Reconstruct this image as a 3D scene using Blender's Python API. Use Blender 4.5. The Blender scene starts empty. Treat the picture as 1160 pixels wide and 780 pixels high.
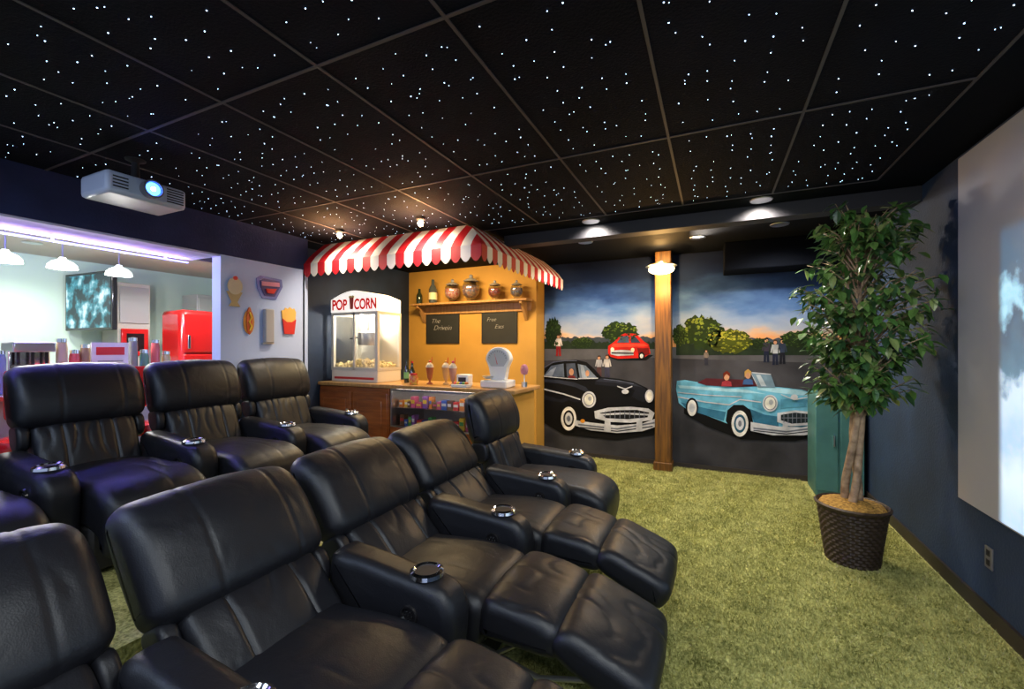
import bpy, math, random
import numpy as np
from mathutils import Vector, noise, Matrix
random.seed(7)
SC=bpy.context.scene
COL=SC.collection
R=math.radians
# ------------------------------------------------------------------ materials
MATS={}
def mat(name,col,rough=.5,metal=0,es=0,ecol=None,bump=0,bscale=50,var=0,vscale=5,col2=None,coat=0,spec=None):
    if name in MATS: return MATS[name]
    m=bpy.data.materials.new(name); m.use_nodes=True
    nt=m.node_tree; b=nt.nodes['Principled BSDF']
    b.inputs['Base Color'].default_value=(*col,1)
    b.inputs['Roughness'].default_value=rough
    b.inputs['Metallic'].default_value=metal
    if spec is not None: b.inputs['Specular IOR Level'].default_value=spec
    if coat: b.inputs['Coat Weight'].default_value=coat
    if es:
        b.inputs['Emission Color'].default_value=(*(ecol or col),1)
        b.inputs['Emission Strength'].default_value=es
    tc=None
    if var or bump or col2:
        tc=nt.nodes.new('ShaderNodeTexCoord')
    if var or col2:
        n=nt.nodes.new('ShaderNodeTexNoise'); n.inputs['Scale'].default_value=vscale; n.inputs['Detail'].default_value=5
        nt.links.new(tc.outputs['Object'],n.inputs['Vector'])
        r=nt.nodes.new('ShaderNodeValToRGB')
        c2=col2 if col2 else tuple(c*(1-var) for c in col)
        r.color_ramp.elements[0].position=.35; r.color_ramp.elements[1].position=.65
        r.color_ramp.elements[0].color=(*c2,1); r.color_ramp.elements[1].color=(*col,1)
        nt.links.new(n.outputs['Fac'],r.inputs['Fac']); nt.links.new(r.outputs['Color'],b.inputs['Base Color'])
    if bump:
        n=nt.nodes.new('ShaderNodeTexNoise'); n.inputs['Scale'].default_value=bscale; n.inputs['Detail'].default_value=4
        nt.links.new(tc.outputs['Object'],n.inputs['Vector'])
        bp=nt.nodes.new('ShaderNodeBump'); bp.inputs['Strength'].default_value=bump; bp.inputs['Distance'].default_value=.01
        nt.links.new(n.outputs['Fac'],bp.inputs['Height']); nt.links.new(bp.outputs['Normal'],b.inputs['Normal'])
    MATS[name]=m; return m
def wood(name,c1,c2,rough=.4,scale=(1,1,12)):
    if name in MATS: return MATS[name]
    m=bpy.data.materials.new(name); m.use_nodes=True
    nt=m.node_tree; b=nt.nodes['Principled BSDF']; b.inputs['Roughness'].default_value=rough
    tc=nt.nodes.new('ShaderNodeTexCoord'); mp=nt.nodes.new('ShaderNodeMapping'); mp.inputs['Scale'].default_value=scale
    n=nt.nodes.new('ShaderNodeTexNoise'); n.inputs['Scale'].default_value=3; n.inputs['Detail'].default_value=6
    r=nt.nodes.new('ShaderNodeValToRGB'); r.color_ramp.elements[0].position=.3; r.color_ramp.elements[1].position=.7
    r.color_ramp.elements[0].color=(*c1,1); r.color_ramp.elements[1].color=(*c2,1)
    nt.links.new(tc.outputs['Object'],mp.inputs['Vector']); nt.links.new(mp.outputs['Vector'],n.inputs['Vector'])
    nt.links.new(n.outputs['Fac'],r.inputs['Fac']); nt.links.new(r.outputs['Color'],b.inputs['Base Color'])
    MATS[name]=m; return m
def glass(name,tint=(1,1,1),refl=.12):
    if name in MATS: return MATS[name]
    m=bpy.data.materials.new(name); m.use_nodes=True; nt=m.node_tree
    nt.nodes.remove(nt.nodes['Principled BSDF']); o=nt.nodes['Material Output']
    t=nt.nodes.new('ShaderNodeBsdfTransparent'); t.inputs['Color'].default_value=(*tint,1)
    g=nt.nodes.new('ShaderNodeBsdfGlossy'); g.inputs['Roughness'].default_value=.05
    x=nt.nodes.new('ShaderNodeMixShader'); x.inputs['Fac'].default_value=refl
    nt.links.new(t.outputs[0],x.inputs[1]); nt.links.new(g.outputs[0],x.inputs[2]); nt.links.new(x.outputs[0],o.inputs['Surface'])
    MATS[name]=m; return m
def leather():
    m=bpy.data.materials.new('black_leather'); m.use_nodes=True; nt=m.node_tree; b=nt.nodes['Principled BSDF']
    b.inputs['Base Color'].default_value=(.008,.0085,.012,1); b.inputs['Roughness'].default_value=.44
    b.inputs['Specular IOR Level'].default_value=.5; b.inputs['Specular Tint'].default_value=(.86,.93,1,1)
    tc=nt.nodes.new('ShaderNodeTexCoord')
    n1=nt.nodes.new('ShaderNodeTexNoise'); n1.inputs['Scale'].default_value=8; n1.inputs['Detail'].default_value=3; n1.inputs['Distortion'].default_value=.6
    v=nt.nodes.new('ShaderNodeTexVoronoi'); v.inputs['Scale'].default_value=240
    nt.links.new(tc.outputs['Object'],n1.inputs['Vector']); nt.links.new(tc.outputs['Object'],v.inputs['Vector'])
    b1=nt.nodes.new('ShaderNodeBump'); b1.inputs['Strength'].default_value=.20; b1.inputs['Distance'].default_value=.02
    b2=nt.nodes.new('ShaderNodeBump'); b2.inputs['Strength'].default_value=.15; b2.inputs['Distance'].default_value=.002
    nt.links.new(n1.outputs['Fac'],b1.inputs['Height']); nt.links.new(v.outputs['Distance'],b2.inputs['Height'])
    nt.links.new(b1.outputs['Normal'],b2.inputs['Normal']); nt.links.new(b2.outputs['Normal'],b.inputs['Normal'])
    return m
LEA=leather()
CHROME=mat('chrome',(.85,.86,.9),.12,1)
STEEL=mat('brushed_steel',(.6,.6,.62),.3,1)
BLACK=mat('matte_black',(.01,.01,.012),.6)
GLOSSB=mat('gloss_black',(.012,.012,.014),.15)
WHITE=mat('white_paint',(.8,.8,.8),.4)
RED=mat('gloss_red',(.62,.015,.015),.2,coat=.5)
# ------------------------------------------------------------------ mesh builder
class M:
    def __init__(s): s.v=[];s.f=[];s.mi=[];s.mats=[]
    def mid(s,m):
        if m not in s.mats: s.mats.append(m)
        return s.mats.index(m)
    def add(s,vs,fs,m):
        o=len(s.v); s.v+= [tuple(x) for x in vs]; i=s.mid(m)
        for f in fs: s.f.append(tuple(o+k for k in f)); s.mi.append(i)
    def box(s,x0,x1,y0,y1,z0,z1,m):
        vs=[(x0,y0,z0),(x1,y0,z0),(x1,y1,z0),(x0,y1,z0),(x0,y0,z1),(x1,y0,z1),(x1,y1,z1),(x0,y1,z1)]
        s.add(vs,[(0,3,2,1),(4,5,6,7),(0,1,5,4),(1,2,6,5),(2,3,7,6),(3,0,4,7)],m); return s
    def lathe(s,prof,c,m,seg=32,axis='z',wob=None):
        vs=[];n=len(prof)
        for r,z in prof:
            for k in range(seg):
                a=2*math.pi*k/seg; rr=r+(wob(a,z) if wob else 0)
                p=(rr*math.cos(a),rr*math.sin(a),z)
                if axis=='x': p=(z,p[0],p[1])
                elif axis=='y': p=(p[0],z,p[1])
                vs.append((p[0]+c[0],p[1]+c[1],p[2]+c[2]))
        fs=[]
        for i in range(n-1):
            for k in range(seg):
                k2=(k+1)%seg; fs.append((i*seg+k,i*seg+k2,(i+1)*seg+k2,(i+1)*seg+k))
        if prof[0][0]>1e-4: fs.append(tuple(range(seg))[::-1])
        if prof[-1][0]>1e-4: fs.append(tuple((n-1)*seg+k for k in range(seg)))
        s.add(vs,fs,m); return s
    def tube(s,pts,rad,m,seg=10):
        pts=[Vector(p) for p in pts]; n=len(pts)
        if not hasattr(rad,'__len__'): rad=[rad]*n
        vs=[]; up=Vector((0,0,1))
        for i,p in enumerate(pts):
            t=(pts[min(i+1,n-1)]-pts[max(i-1,0)]).normalized()
            a=t.cross(up)
            if a.length<.05: a=t.cross(Vector((1,0,0)))
            a.normalize(); b=t.cross(a).normalized()
            for k in range(seg):
                q=2*math.pi*k/seg; vs.append(p+a*math.cos(q)*rad[i]+b*math.sin(q)*rad[i])
        fs=[]
        for i in range(n-1):
            for k in range(seg):
                k2=(k+1)%seg; fs.append((i*seg+k,i*seg+k2,(i+1)*seg+k2,(i+1)*seg+k))
        fs.append(tuple(range(seg))[::-1]); fs.append(tuple((n-1)*seg+k for k in range(seg)))
        s.add(vs,fs,m); return s
    def ball(s,c,r,m,seg=20,rings=12):
        if not hasattr(r,'__len__'): r=(r,r,r)
        vs=[];fs=[]
        for i in range(rings+1):
            ph=math.pi*i/rings
            for k in range(seg):
                a=2*math.pi*k/seg
                vs.append((c[0]+r[0]*math.sin(ph)*math.cos(a),c[1]+r[1]*math.sin(ph)*math.sin(a),c[2]-r[2]*math.cos(ph)))
        for i in range(rings):
            for k in range(seg):
                k2=(k+1)%seg; fs.append((i*seg+k,i*seg+k2,(i+1)*seg+k2,(i+1)*seg+k))
        s.add(vs,fs,m); return s
    def obj(s,name,parent=None,label=None,loc=(0,0,0),bevel=0,smooth=True,cat=None,kind=None,group=None,rotz=0):
        me=bpy.data.meshes.new(name); me.from_pydata(s.v,[],s.f)
        for m in s.mats: me.materials.append(m)
        me.polygons.foreach_set('material_index',s.mi)
        if smooth:
            me.polygons.foreach_set('use_smooth',[True]*len(me.polygons)); 
            me.set_sharp_from_angle(angle=R(42))
        me.update()
        o=bpy.data.objects.new(name,me); COL.objects.link(o); o.location=loc; o.rotation_euler[2]=rotz
        if parent: o.parent=parent
        if label: o['label']=label
        if cat: o['category']=cat
        if kind: o['kind']=kind
        if group: o['group']=group
        if bevel:
            b=o.modifiers.new('Bevel','BEVEL'); b.width=bevel; b.segments=2; b.limit_method='ANGLE'
        return o
def thing(name,label,cat,loc=(0,0,0),rotz=0,group=None):
    e=bpy.data.objects.new(name,None); COL.objects.link(e); e.location=loc; e.rotation_euler[2]=rotz
    e.empty_display_size=.05; e['label']=label; e['category']=cat
    if group: e['group']=group
    return e
def copy_thing(root,loc,label=None,rotz=None):
    def rec(o,par):
        c=o.copy(); COL.objects.link(c); c.parent=par
        for ch in list(o.children): rec(ch,c)
        return c
    n=rec(root,None); n.location=loc
    if rotz is not None: n.rotation_euler[2]=rotz
    if label: n['label']=label
    return n
def text(parent,s,size,loc,m,name='lettering',rot=(R(90),0,0),ext=.001,sx=1,off=.02,shear=0):
    cu=bpy.data.curves.new(name,'FONT'); cu.body=s; cu.size=size; cu.extrude=ext; cu.align_x='CENTER'; cu.align_y='CENTER'; cu.offset=size*off; cu.shear=shear
    o=bpy.data.objects.new(name+'_tmp',cu); COL.objects.link(o)
    bpy.context.view_layer.update()
    me=bpy.data.meshes.new_from_object(o.evaluated_get(bpy.context.evaluated_depsgraph_get()))
    bpy.data.objects.remove(o)
    me.materials.clear(); me.materials.append(m)
    q=bpy.data.objects.new(name,me); COL.objects.link(q); q.location=loc; q.rotation_euler=rot; q.scale=(sx,1,1)
    q.parent=parent
    return q
def spot(parent,loc,energy,col,angle=110,rot=(0,0,0),blend=.6,size=.05):
    l=bpy.data.lights.new('lamp_light','SPOT'); l.energy=energy; l.color=col; l.spot_size=R(angle); l.spot_blend=blend; l.shadow_soft_size=size
    o=bpy.data.objects.new('lamp_light',l); COL.objects.link(o); o.location=loc; o.rotation_euler=rot
    if parent: o.parent=parent
    return o
def point(parent,loc,energy,col,size=.05):
    l=bpy.data.lights.new('lamp_light','POINT'); l.energy=energy; l.color=col; l.shadow_soft_size=size
    o=bpy.data.objects.new('lamp_light',l); COL.objects.link(o); o.location=loc
    if parent: o.parent=parent
    return o
def area(loc,rot,energy,col,sx,sy):
    l=bpy.data.lights.new('room_light','AREA'); l.shape='RECTANGLE'; l.energy=energy; l.color=col; l.size=sx; l.size_y=sy
    o=bpy.data.objects.new('room_light',l); COL.objects.link(o); o.location=loc; o.rotation_euler=rot
    return o
CE=2.58; XR=1.32; YF=5.6; XL=-3.85; XK=-7.0; XT=-2.12
# ------------------------------------------------------------------ floor
def floor_mat():
    m=bpy.data.materials.new('green_carpet'); m.use_nodes=True; nt=m.node_tree; b=nt.nodes['Principled BSDF']; b.inputs['Roughness'].default_value=.95
    b.inputs['Specular IOR Level'].default_value=.1
    tc=nt.nodes.new('ShaderNodeTexCoord')
    n=nt.nodes.new('ShaderNodeTexNoise'); n.inputs['Scale'].default_value=60; n.inputs['Detail'].default_value=6
    n2=nt.nodes.new('ShaderNodeTexNoise'); n2.inputs['Scale'].default_value=9; n2.inputs['Detail'].default_value=3
    mx=nt.nodes.new('ShaderNodeMath'); mx.operation='MULTIPLY_ADD'; mx.inputs[1].default_value=.45
    ml=nt.nodes.new('ShaderNodeMath'); ml.operation='MULTIPLY'; ml.inputs[1].default_value=.69
    nt.links.new(tc.outputs['Object'],n.inputs['Vector']); nt.links.new(tc.outputs['Object'],n2.inputs['Vector'])
    nt.links.new(n2.outputs['Fac'],mx.inputs[0]); nt.links.new(n.outputs['Fac'],mx.inputs[2]); nt.links.new(mx.outputs[0],ml.inputs[0])
    r=nt.nodes.new('ShaderNodeValToRGB'); e=r.color_ramp.elements
    e[0].position=.35; e[0].color=(.17,.19,.05,1); e[1].position=.62; e[1].color=(.68,.68,.27,1)
    nt.links.new(ml.outputs[0],r.inputs['Fac']); nt.links.new(r.outputs['Color'],b.inputs['Base Color'])
    bp=nt.nodes.new('ShaderNodeBump'); bp.inputs['Strength'].default_value=.7; bp.inputs['Distance'].default_value=.015
    nt.links.new(n.outputs['Fac'],bp.inputs['Height']); nt.links.new(bp.outputs['Normal'],b.inputs['Normal'])
    return m
CARP=floor_mat()
def st(o): o['kind']='structure'; return o
st(M().box(XK-.2,XR+.2,-1.6,YF+.2,-.1,0,CARP).obj('floor',smooth=False))
st(M().box(XL-.12,-2.15,-1.6,3.14,0.0,.25,CARP).obj('trim_1',label='carpeted seating riser',smooth=False))
def tufts(name,x0,x1,y0,y1,z,n,L=.022):
    rng=np.random.default_rng(3)
    bx=rng.uniform(x0,x1,n); by=rng.uniform(y0,y1,n)
    keep=~((bx<-.80)&(by<3.55)) & ~((np.hypot(bx-.85,by-3.64)<.165)) & ~((abs(bx+.54)<.125)&(abs(by-5.43)<.125)) & ~((bx>.86)&(by>5.02)) & ~((bx<-1.64)&(by<4.3))& ~((bx<XT+.02)&(by>5.28))
    bx=bx[keep]; by=by[keep]; n=len(bx)
    a=rng.uniform(0,2*np.pi,n); w=.0028
    lx=rng.normal(0,.010,n)+.004*np.sin(by*9+bx*5); ly=rng.normal(0,.010,n)+.004*np.cos(bx*11-by*4)
    h=L*rng.uniform(.6,1.15,n)
    V=np.zeros((n,3,3))
    V[:,0,0]=bx-w*np.cos(a);V[:,0,1]=by-w*np.sin(a);V[:,0,2]=z
    V[:,1,0]=bx+w*np.cos(a);V[:,1,1]=by+w*np.sin(a);V[:,1,2]=z
    V[:,2,0]=bx+lx;V[:,2,1]=by+ly;V[:,2,2]=z+h
    me=bpy.data.meshes.new(name); me.vertices.add(n*3); me.vertices.foreach_set('co',V.reshape(-1))
    me.loops.add(n*3); me.loops.foreach_set('vertex_index',np.arange(n*3)); me.polygons.add(n)
    me.polygons.foreach_set('loop_start',np.arange(n)*3)
    me.update(calc_edges=True); me.materials.append(CARP)
    o=bpy.data.objects.new(name,me); COL.objects.link(o); o['kind']='stuff'; o['label']='olive green shag carpet pile covering the floor'; o['category']='carpet'
    return o
tufts('carpet_pile',-2.1,XR-.03,.8,YF-.03,0,320000)
# ------------------------------------------------------------------ walls
def sky_mat(name):
    m=bpy.data.materials.new(name); m.use_nodes=True; nt=m.node_tree; b=nt.nodes['Principled BSDF']; b.inputs['Roughness'].default_value=.8; b.inputs['Specular IOR Level'].default_value=.2
    tc=nt.nodes.new('ShaderNodeTexCoord'); sp=nt.nodes.new('ShaderNodeSeparateXYZ'); nt.links.new(tc.outputs['Object'],sp.inputs[0])
    n=nt.nodes.new('ShaderNodeTexNoise'); n.inputs['Scale'].default_value=2.6; n.inputs['Detail'].default_value=8
    mp=nt.nodes.new('ShaderNodeMapping'); mp.inputs['Scale'].default_value=(1,1,2.4)
    nt.links.new(tc.outputs['Object'],mp.inputs['Vector']); nt.links.new(mp.outputs['Vector'],n.inputs['Vector'])
    mr=nt.nodes.new('ShaderNodeMapRange'); mr.inputs['From Min'].default_value=1.4; mr.inputs['From Max'].default_value=2.6
    nt.links.new(sp.outputs['Z'],mr.inputs['Value'])
    ma=nt.nodes.new('ShaderNodeMath'); ma.operation='MULTIPLY_ADD'; ma.inputs[1].default_value=.36; nt.links.new(n.outputs['Fac'],ma.inputs[0]); nt.links.new(mr.outputs[0],ma.inputs[2])
    sb=nt.nodes.new('ShaderNodeMath'); sb.operation='SUBTRACT'; sb.inputs[1].default_value=.17; nt.links.new(ma.outputs[0],sb.inputs[0])
    r=nt.nodes.new('ShaderNodeValToRGB'); e=r.color_ramp.elements
    stops=[(0,(.70,.27,.08)),(.10,(.74,.33,.12)),(.165,(.62,.42,.28)),(.22,(.36,.40,.48)),(.33,(.22,.32,.50)),(.46,(.085,.18,.40)),(.60,(.026,.07,.21)),(.76,(.007,.020,.075)),(1,(.003,.008,.035))]
    e[0].position=0; e[0].color=(*stops[0][1],1); e[1].position=1; e[1].color=(*stops[-1][1],1)
    for p,c in stops[1:-1]:
        q=e.new(p); q.color=(*c,1)
    nt.links.new(sb.outputs[0],r.inputs['Fac']); nt.links.new(r.outputs['Color'],b.inputs['Base Color'])
    return m
SKY=sky_mat('painted_evening_sky'); SKYD=mat('painted_night_wall',(.012,.03,.08),.7,var=.6,vscale=1.5)
NAVY=mat('navy_wall',(.013,.038,.095),.75,var=.45,vscale=2,bump=.3,bscale=60)
BLK=mat('black_ceiling',(.002,.0035,.008),.8,spec=.1)
TILE=mat('black_tile',(.0030,.0042,.0105),.85,var=.4,vscale=3,bump=.4,bscale=90,spec=.12)
GRID=mat('ceiling_grid_metal',(.055,.046,.052),.6)
TAN=mat('tan_wall',(.50,.27,.045),.7,var=.12,vscale=3)
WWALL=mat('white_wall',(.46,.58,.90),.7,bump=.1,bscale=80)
PURP=mat('purple_soffit',(.020,.030,.095),.7,var=.3,vscale=3,bump=.3,bscale=60,spec=.2)
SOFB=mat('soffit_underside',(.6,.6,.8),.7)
KWALL=mat('kitchen_wall',(.50,.66,.58),.7)
KCEIL=mat('kitchen_ceiling',(.46,.42,.38),.8)
st(M().box(XR,XR+.15,-1.6,YF+.15,0,CE,NAVY).obj('wall_right',smooth=False))
st(M().box(-4.3,XR,YF,YF+.15,0,CE,BLK).obj('wall_far',smooth=False))
st(M().box(-4.2,XT,5.3,YF-.005,0,CE,TAN).obj('wall_stand',smooth=False))
st(M().box(-4.35,-4.2,3.16,YF,0,CE,SKYD).obj('wall_recess',smooth=False))
st(M().box(XL-.12,XL,2.317,3.16,0,2.25,WWALL).obj('wall_left',smooth=False))
st(M().box(-4.35,XL,3.14,3.2,0,2.25,WWALL).obj('wall_return',smooth=False))
st(M().box(-4.3,XL,-1.6,3.2,2.25,CE,PURP).obj('trim_2',label='dark blue grey bulkhead over the opening',smooth=False))
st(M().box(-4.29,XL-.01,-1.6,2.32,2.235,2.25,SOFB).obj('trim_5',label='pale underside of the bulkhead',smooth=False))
st(M().box(XK-.1,XK,-1.6,4.5,0,2.6,KWALL).obj('wall_kitchen',smooth=False))
st(M().box(XK,-4.35,4.4,4.5,0,2.6,KWALL).obj('wall_kitchen_end',smooth=False))
st(M().box(XK,-4.3,-1.6,4.4,2.5,2.6,KCEIL).obj('ceiling_kitchen',smooth=False))
# main ceiling: tiles + T-grid
c=M(); c.box(-4.35,XR+.15,-1.6,YF+.15,CE,CE+.08,BLK)
xs=[1.0-.61*k for k in range(9)]; ys=[-1.2,.02,1.24,2.46,3.68]
for i in range(8):
    for j in range(4):
        c.box(xs[i+1]+.006,xs[i]-.006,ys[j]+.006,ys[j+1]-.006,CE-.004,CE+.001,TILE)
for x in xs: c.box(x-.0065,x+.0065,ys[0],ys[-1],CE-.008,CE,GRID)
for y in ys: c.box(xs[-1],xs[0],y-.0065,y+.0065,CE-.0082,CE,GRID)
st(c.obj('ceiling',smooth=False))
# star lights
STAR=mat('star_fiber_light',(.6,.78,1),.5,es=10,ecol=(.48,.70,1))
s=M()
def star(x,y,r):
    n=6; s.add([(x+r*math.cos(2*math.pi*k/n),y+r*math.sin(2*math.pi*k/n),CE-.006) for k in range(n)]+[(x,y,CE-.0085)],[(k,(k+1)%n,n) for k in range(n)],STAR)
for i in range(8):
    for j in range(4):
        for a in range(5):
            for b in range(10):
                if random.random()<.18: continue
                x=xs[i+1]+.05+(a+.5+random.uniform(-.30,.30))*(.51/5)
                y=ys[j]+.05+(b+.5+random.uniform(-.30,.30))*(1.12/10)
                star(x,y,random.choice([.0017,.0021,.0025]))
                if random.random()<.10: star(x+random.uniform(-.03,.03),y+random.uniform(-.03,.03),.0016)
s.obj('star_light',label='tiny white fiber optic star lights dotting the black ceiling tiles',cat='star lights',kind='stuff',smooth=False)
# beam, duct, post
st(M().box(-1.93,XR,3.95,4.1,2.47,CE,mat('beam_dark',(.018,.018,.024),.6)).obj('trim_3',label='dark ceiling beam',smooth=False))
st(M().box(.1,XR,5.2,YF,2.28,CE,BLK).obj('trim_4',label='black boxed duct',smooth=False,bevel=.01))
POSTW=wood('post_wood',(.060,.022,.003),(.20,.085,.008),.5,(14,14,1))
p=thing('post','square golden brown wooden support post in front of the mural','post',(-.54,5.43,0))
M().box(-.09,.09,-.09,.09,0,2.575,POSTW).obj('post_shaft',p,bevel=.008)
q=M(); q.box(-.105,.105,-.105,.105,0,.10,POSTW).obj('post_base',p,bevel=.008)
# post lamp
LWARM=mat('warm_bulb',(1,.75,.4),.5,es=30,ecol=(1,.66,.26))
pl=thing('wall_lamp','small dome lamp glowing warm at the top of the wooden post','lamp',(-.54,5.18,2.35))
M().lathe([(.0,.07),(.06,.065),(.12,.045),(.17,.02),(.165,.018),(.11,.035),(.0,.055)],(0,0,0),STEEL).obj('lamp_shade',pl)
M().ball((0,0,-.015),(.14,.14,.055),LWARM).obj('bulb',pl)
M().tube([(0,.155,.05),(0,.08,.07),(0,0,.07)],.012,STEEL).obj('arm',pl)
point(pl,(0,-.12,-.20),26,(1,.56,.18),.02); point(pl,(0,-.10,.13),12,(1,.56,.18),.02)
# baseboards
BB=mat('dark_baseboard',(.03,.025,.022),.5)
st(M().box(XR-.015,XR,-1.6,YF,0,.09,BB).obj('baseboard_right',smooth=False))
st(M().box(XT,XR-.015,YF-.02,YF-.008,0,.06,BB).obj('baseboard_far',smooth=False))
# recessed lights
CANE=mat('can_glow',(1,.85,.6),.5,es=25,ecol=(1,.82,.55))
def can(x,y,z,energy,col,ang=120,grp='recessed ceiling lights',tilt=(0,0,0),size=.05,pt=0):
    t=thing('recessed_light','round recessed ceiling light glowing warm white','ceiling light',(x,y,z),group=grp)  # label also goes on the added fill lights out of view
    M().lathe([(.045,-.003),(.075,-.006),(.08,0),(.045,0)],(0,0,0),STEEL,24).obj('trim_ring',t)
    M().lathe([(0,-.002),(.046,-.002)],(0,0,0),CANE,24).obj('bulb',t)
    if energy: spot(t,(0,0,-.02),energy,col,ang,tilt,size=size)
    return t
W1=(1,.91,.80)
can(-1.0,3.82,CE,62,W1,130,tilt=(R(30),0,0)); can(.33,3.82,CE,62,W1,130,tilt=(R(25),0,0))
can(-1.25,4.55,CE,84,W1,140,tilt=(R(15),0,0)); can(.55,4.65,CE,84,W1,140,tilt=(R(10),0,0))
can(-.15,4.85,CE,60,W1,120,tilt=(R(-42),R(-38),0),size=.07)
# hanging bulbs over the awning
for x in (-3.25,-2.3):
    t=thing('pendant_bulb','small bright bare bulb hanging just above the awning','bulb lamp',(x,3.06,CE-.009),group='bulbs above the awning')
    M().lathe([(.04,0),(.04,-.02),(.02,-.03),(0,-.03)][::-1],(0,0,0),BLACK).obj('socket',t)
    M().ball((0,0,-.05),(.024,.024,.028),mat('bulb_hot',(1,.8,.5),.5,es=40,ecol=(1,.78,.45)),14,10).obj('bulb',t)
    spot(t,(0,0,-.085),44,(1,.80,.58),150,(R(28),0,0),size=.02)
    spot(t,(0,-.10,-.24),60,(1,.48,.18),165,(R(180),0,0),blend=.9,size=.012)
# ------------------------------------------------------------------ mural
def wp(u,v):
    r=(u-580)/490.; k=.9063+.4226*r
    return (5.6*(-.4226+.9063*r)/k, 1.45+(393-v)/490.*5.6/k)
wm=thing('wall_mural','painted drive-in mural with classic cars under an evening sky','mural',(0,0,0))
bg=M(); bg.add([(XT+.005,YF-.007,.03),(XR-.005,YF-.007,.03),(XR-.005,YF-.007,CE-.01),(XT+.005,YF-.007,CE-.01)],[(0,1,2,3)],SKY); bg.obj('painted_sky',wm,smooth=False)
class Pt(M):
    base=0
    def __init__(s): super().__init__(); s.k=0
    def poly(s,pts,m):
        s.k+=1
        y=YF-.0085-.0006*s.k-s.base
        s.add([(max(XT+.006,min(XR-.01,wp(u,v)[0])),y,wp(u,v)[1]) for u,v in pts],[tuple(range(len(pts)))],m); return s
    def ell(s,u,v,a,b,m,n=24):
        return s.poly([(u+a*math.cos(2*math.pi*k/n),v-b*math.sin(2*math.pi*k/n)) for k in range(n)],m)
    def line(s,pts,w,m):
        up=[(u,v-w/2) for u,v in pts]; dn=[(u,v+w/2) for u,v in pts][::-1]
        return s.poly(up+dn,m)
def cm(r,g,b,var=.38,vs=9):
    key='paint_%d_%d_%d'%(r,g,b)
    f=lambda c:(c/255)**2.2
    return mat(key,(f(r),f(g),f(b)),.7,var=var,vscale=vs,spec=.2)
AS=Pt(); AS.poly([(605,393),(970,393),(970,570),(605,520)],mat('painted_asphalt',(.062,.062,.072),.75,var=.6,vscale=1.6,spec=.2)); 
AS.poly([(605,393),(970,393),(970,412),(740,405),(605,408)],mat('painted_road_far',(.10,.10,.11),.75,var=.4,vscale=3,spec=.2)); 
AS.obj('painted_ground',wm,smooth=False)
def bumpy(u0,u1,vt,vb,amp,seed,n=60):
    random.seed(seed); pts=[]
    for i in range(n+1):
        u=u0+(u1-u0)*i/n; pts.append((u,vt+amp*noise.noise((u*.09,seed,0))*2+amp*.5*random.uniform(-1,1)))
    return pts+[(u1,vb),(u0,vb)]
h=Pt(); h.base=.001
h.poly(bumpy(608,742,382,394,2,1),cm(60,68,76)); h.poly(bumpy(766,965,383,396,2,2),cm(66,74,84)); 
h.poly(bumpy(608,742,387,395,3,5),cm(36,50,32)); h.poly(bumpy(766,965,389,402,3,6),cm(36,50,32)); h.obj('painted_treeline',wm,smooth=False)
def ptree(u,v,a,b,seed,c1,c2,c3):
    t=Pt(); t.base=.003; random.seed(seed)
    n=50; t.poly([(u+(a*(1+.16*random.uniform(-1,1)))*math.cos(2*math.pi*k/n),v-(b*(1+.2*random.uniform(-1,1)))*math.sin(2*math.pi*k/n)) for k in range(n)],c1)
    for i in range(150):
        q=random.uniform(0,6.28); rr=random.random()**.5*1.0
        cu,cv=u+a*rr*math.cos(q),v-b*rr*math.sin(q); s_=random.uniform(.035,.085)
        t.poly([(cu+a*s_*(1+.5*random.uniform(-1,1))*math.cos(j),cv-b*s_*1.2*(1+.5*random.uniform(-1,1))*math.sin(j)) for j in [k*6.283/7 for k in range(7)]],random.choice([c1,c2,c1]) if cv>v-b*.1 else random.choice([c2,c3,c1,c3]))
        t.k-=.93
    t.obj('painted_tree',wm,smooth=False)
ptree(703,376,20,11,3,cm(34,52,20),cm(70,95,33),cm(105,125,45))
ptree(627,376,9,16,4,cm(30,48,22),cm(55,78,33),cm(50,70,30))
ptree(796,376,23,18,5,cm(40,56,18),cm(88,108,35),cm(125,140,50))
ptree(826,386,26,13,6,cm(72,80,18),cm(135,140,40),cm(180,175,60))
ptree(770,380,8,12,8,cm(40,56,18),cm(78,98,33),cm(60,85,30))
ptree(905,384,22,9,9,cm(34,50,22),cm(62,84,34),cm(80,100,40))
ptree(660,388,12,6,10,cm(34,50,22),cm(50,70,30),cm(70,92,36))
ptree(860,389,12,6,12,cm(34,50,22),cm(50,70,30),cm(70,92,36))
def pperson(u,v0,v1,shirt,pants,hair,skin=(205,150,115)):
    hgt=v1-v0; t=Pt(); t.base=.006; w=hgt*.13
    t.poly([(u-w*.8,v0+hgt*.5),(u-w*.9,v1),(u-w*.15,v1),(u,v0+hgt*.6),(u+w*.2,v1),(u+w*.95,v1),(u+w*.8,v0+hgt*.5)],pants)
    t.poly([(u-w,v0+hgt*.18),(u-w*1.5,v0+hgt*.5),(u-w*1.1,v0+hgt*.52),(u-w*.8,v0+hgt*.3),(u-w*.8,v0+hgt*.54),(u+w*.8,v0+hgt*.54),(u+w*.8,v0+hgt*.3),(u+w*1.1,v0+hgt*.52),(u+w*1.5,v0+hgt*.5),(u+w,v0+hgt*.18)],shirt)
    t.ell(u,v0+hgt*.09,w*.55,hgt*.085,cm(*skin),12)
    t.poly([(u-w*.6,v0+hgt*.1),(u-w*.55,v0+hgt*.0),(u,v0-hgt*.03),(u+w*.6,v0),(u+w*.6,v0+hgt*.1),(u+w*.3,v0+hgt*.04),(u-w*.3,v0+hgt*.04)],hair)
    t.obj('painted_person',wm,smooth=False)
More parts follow.
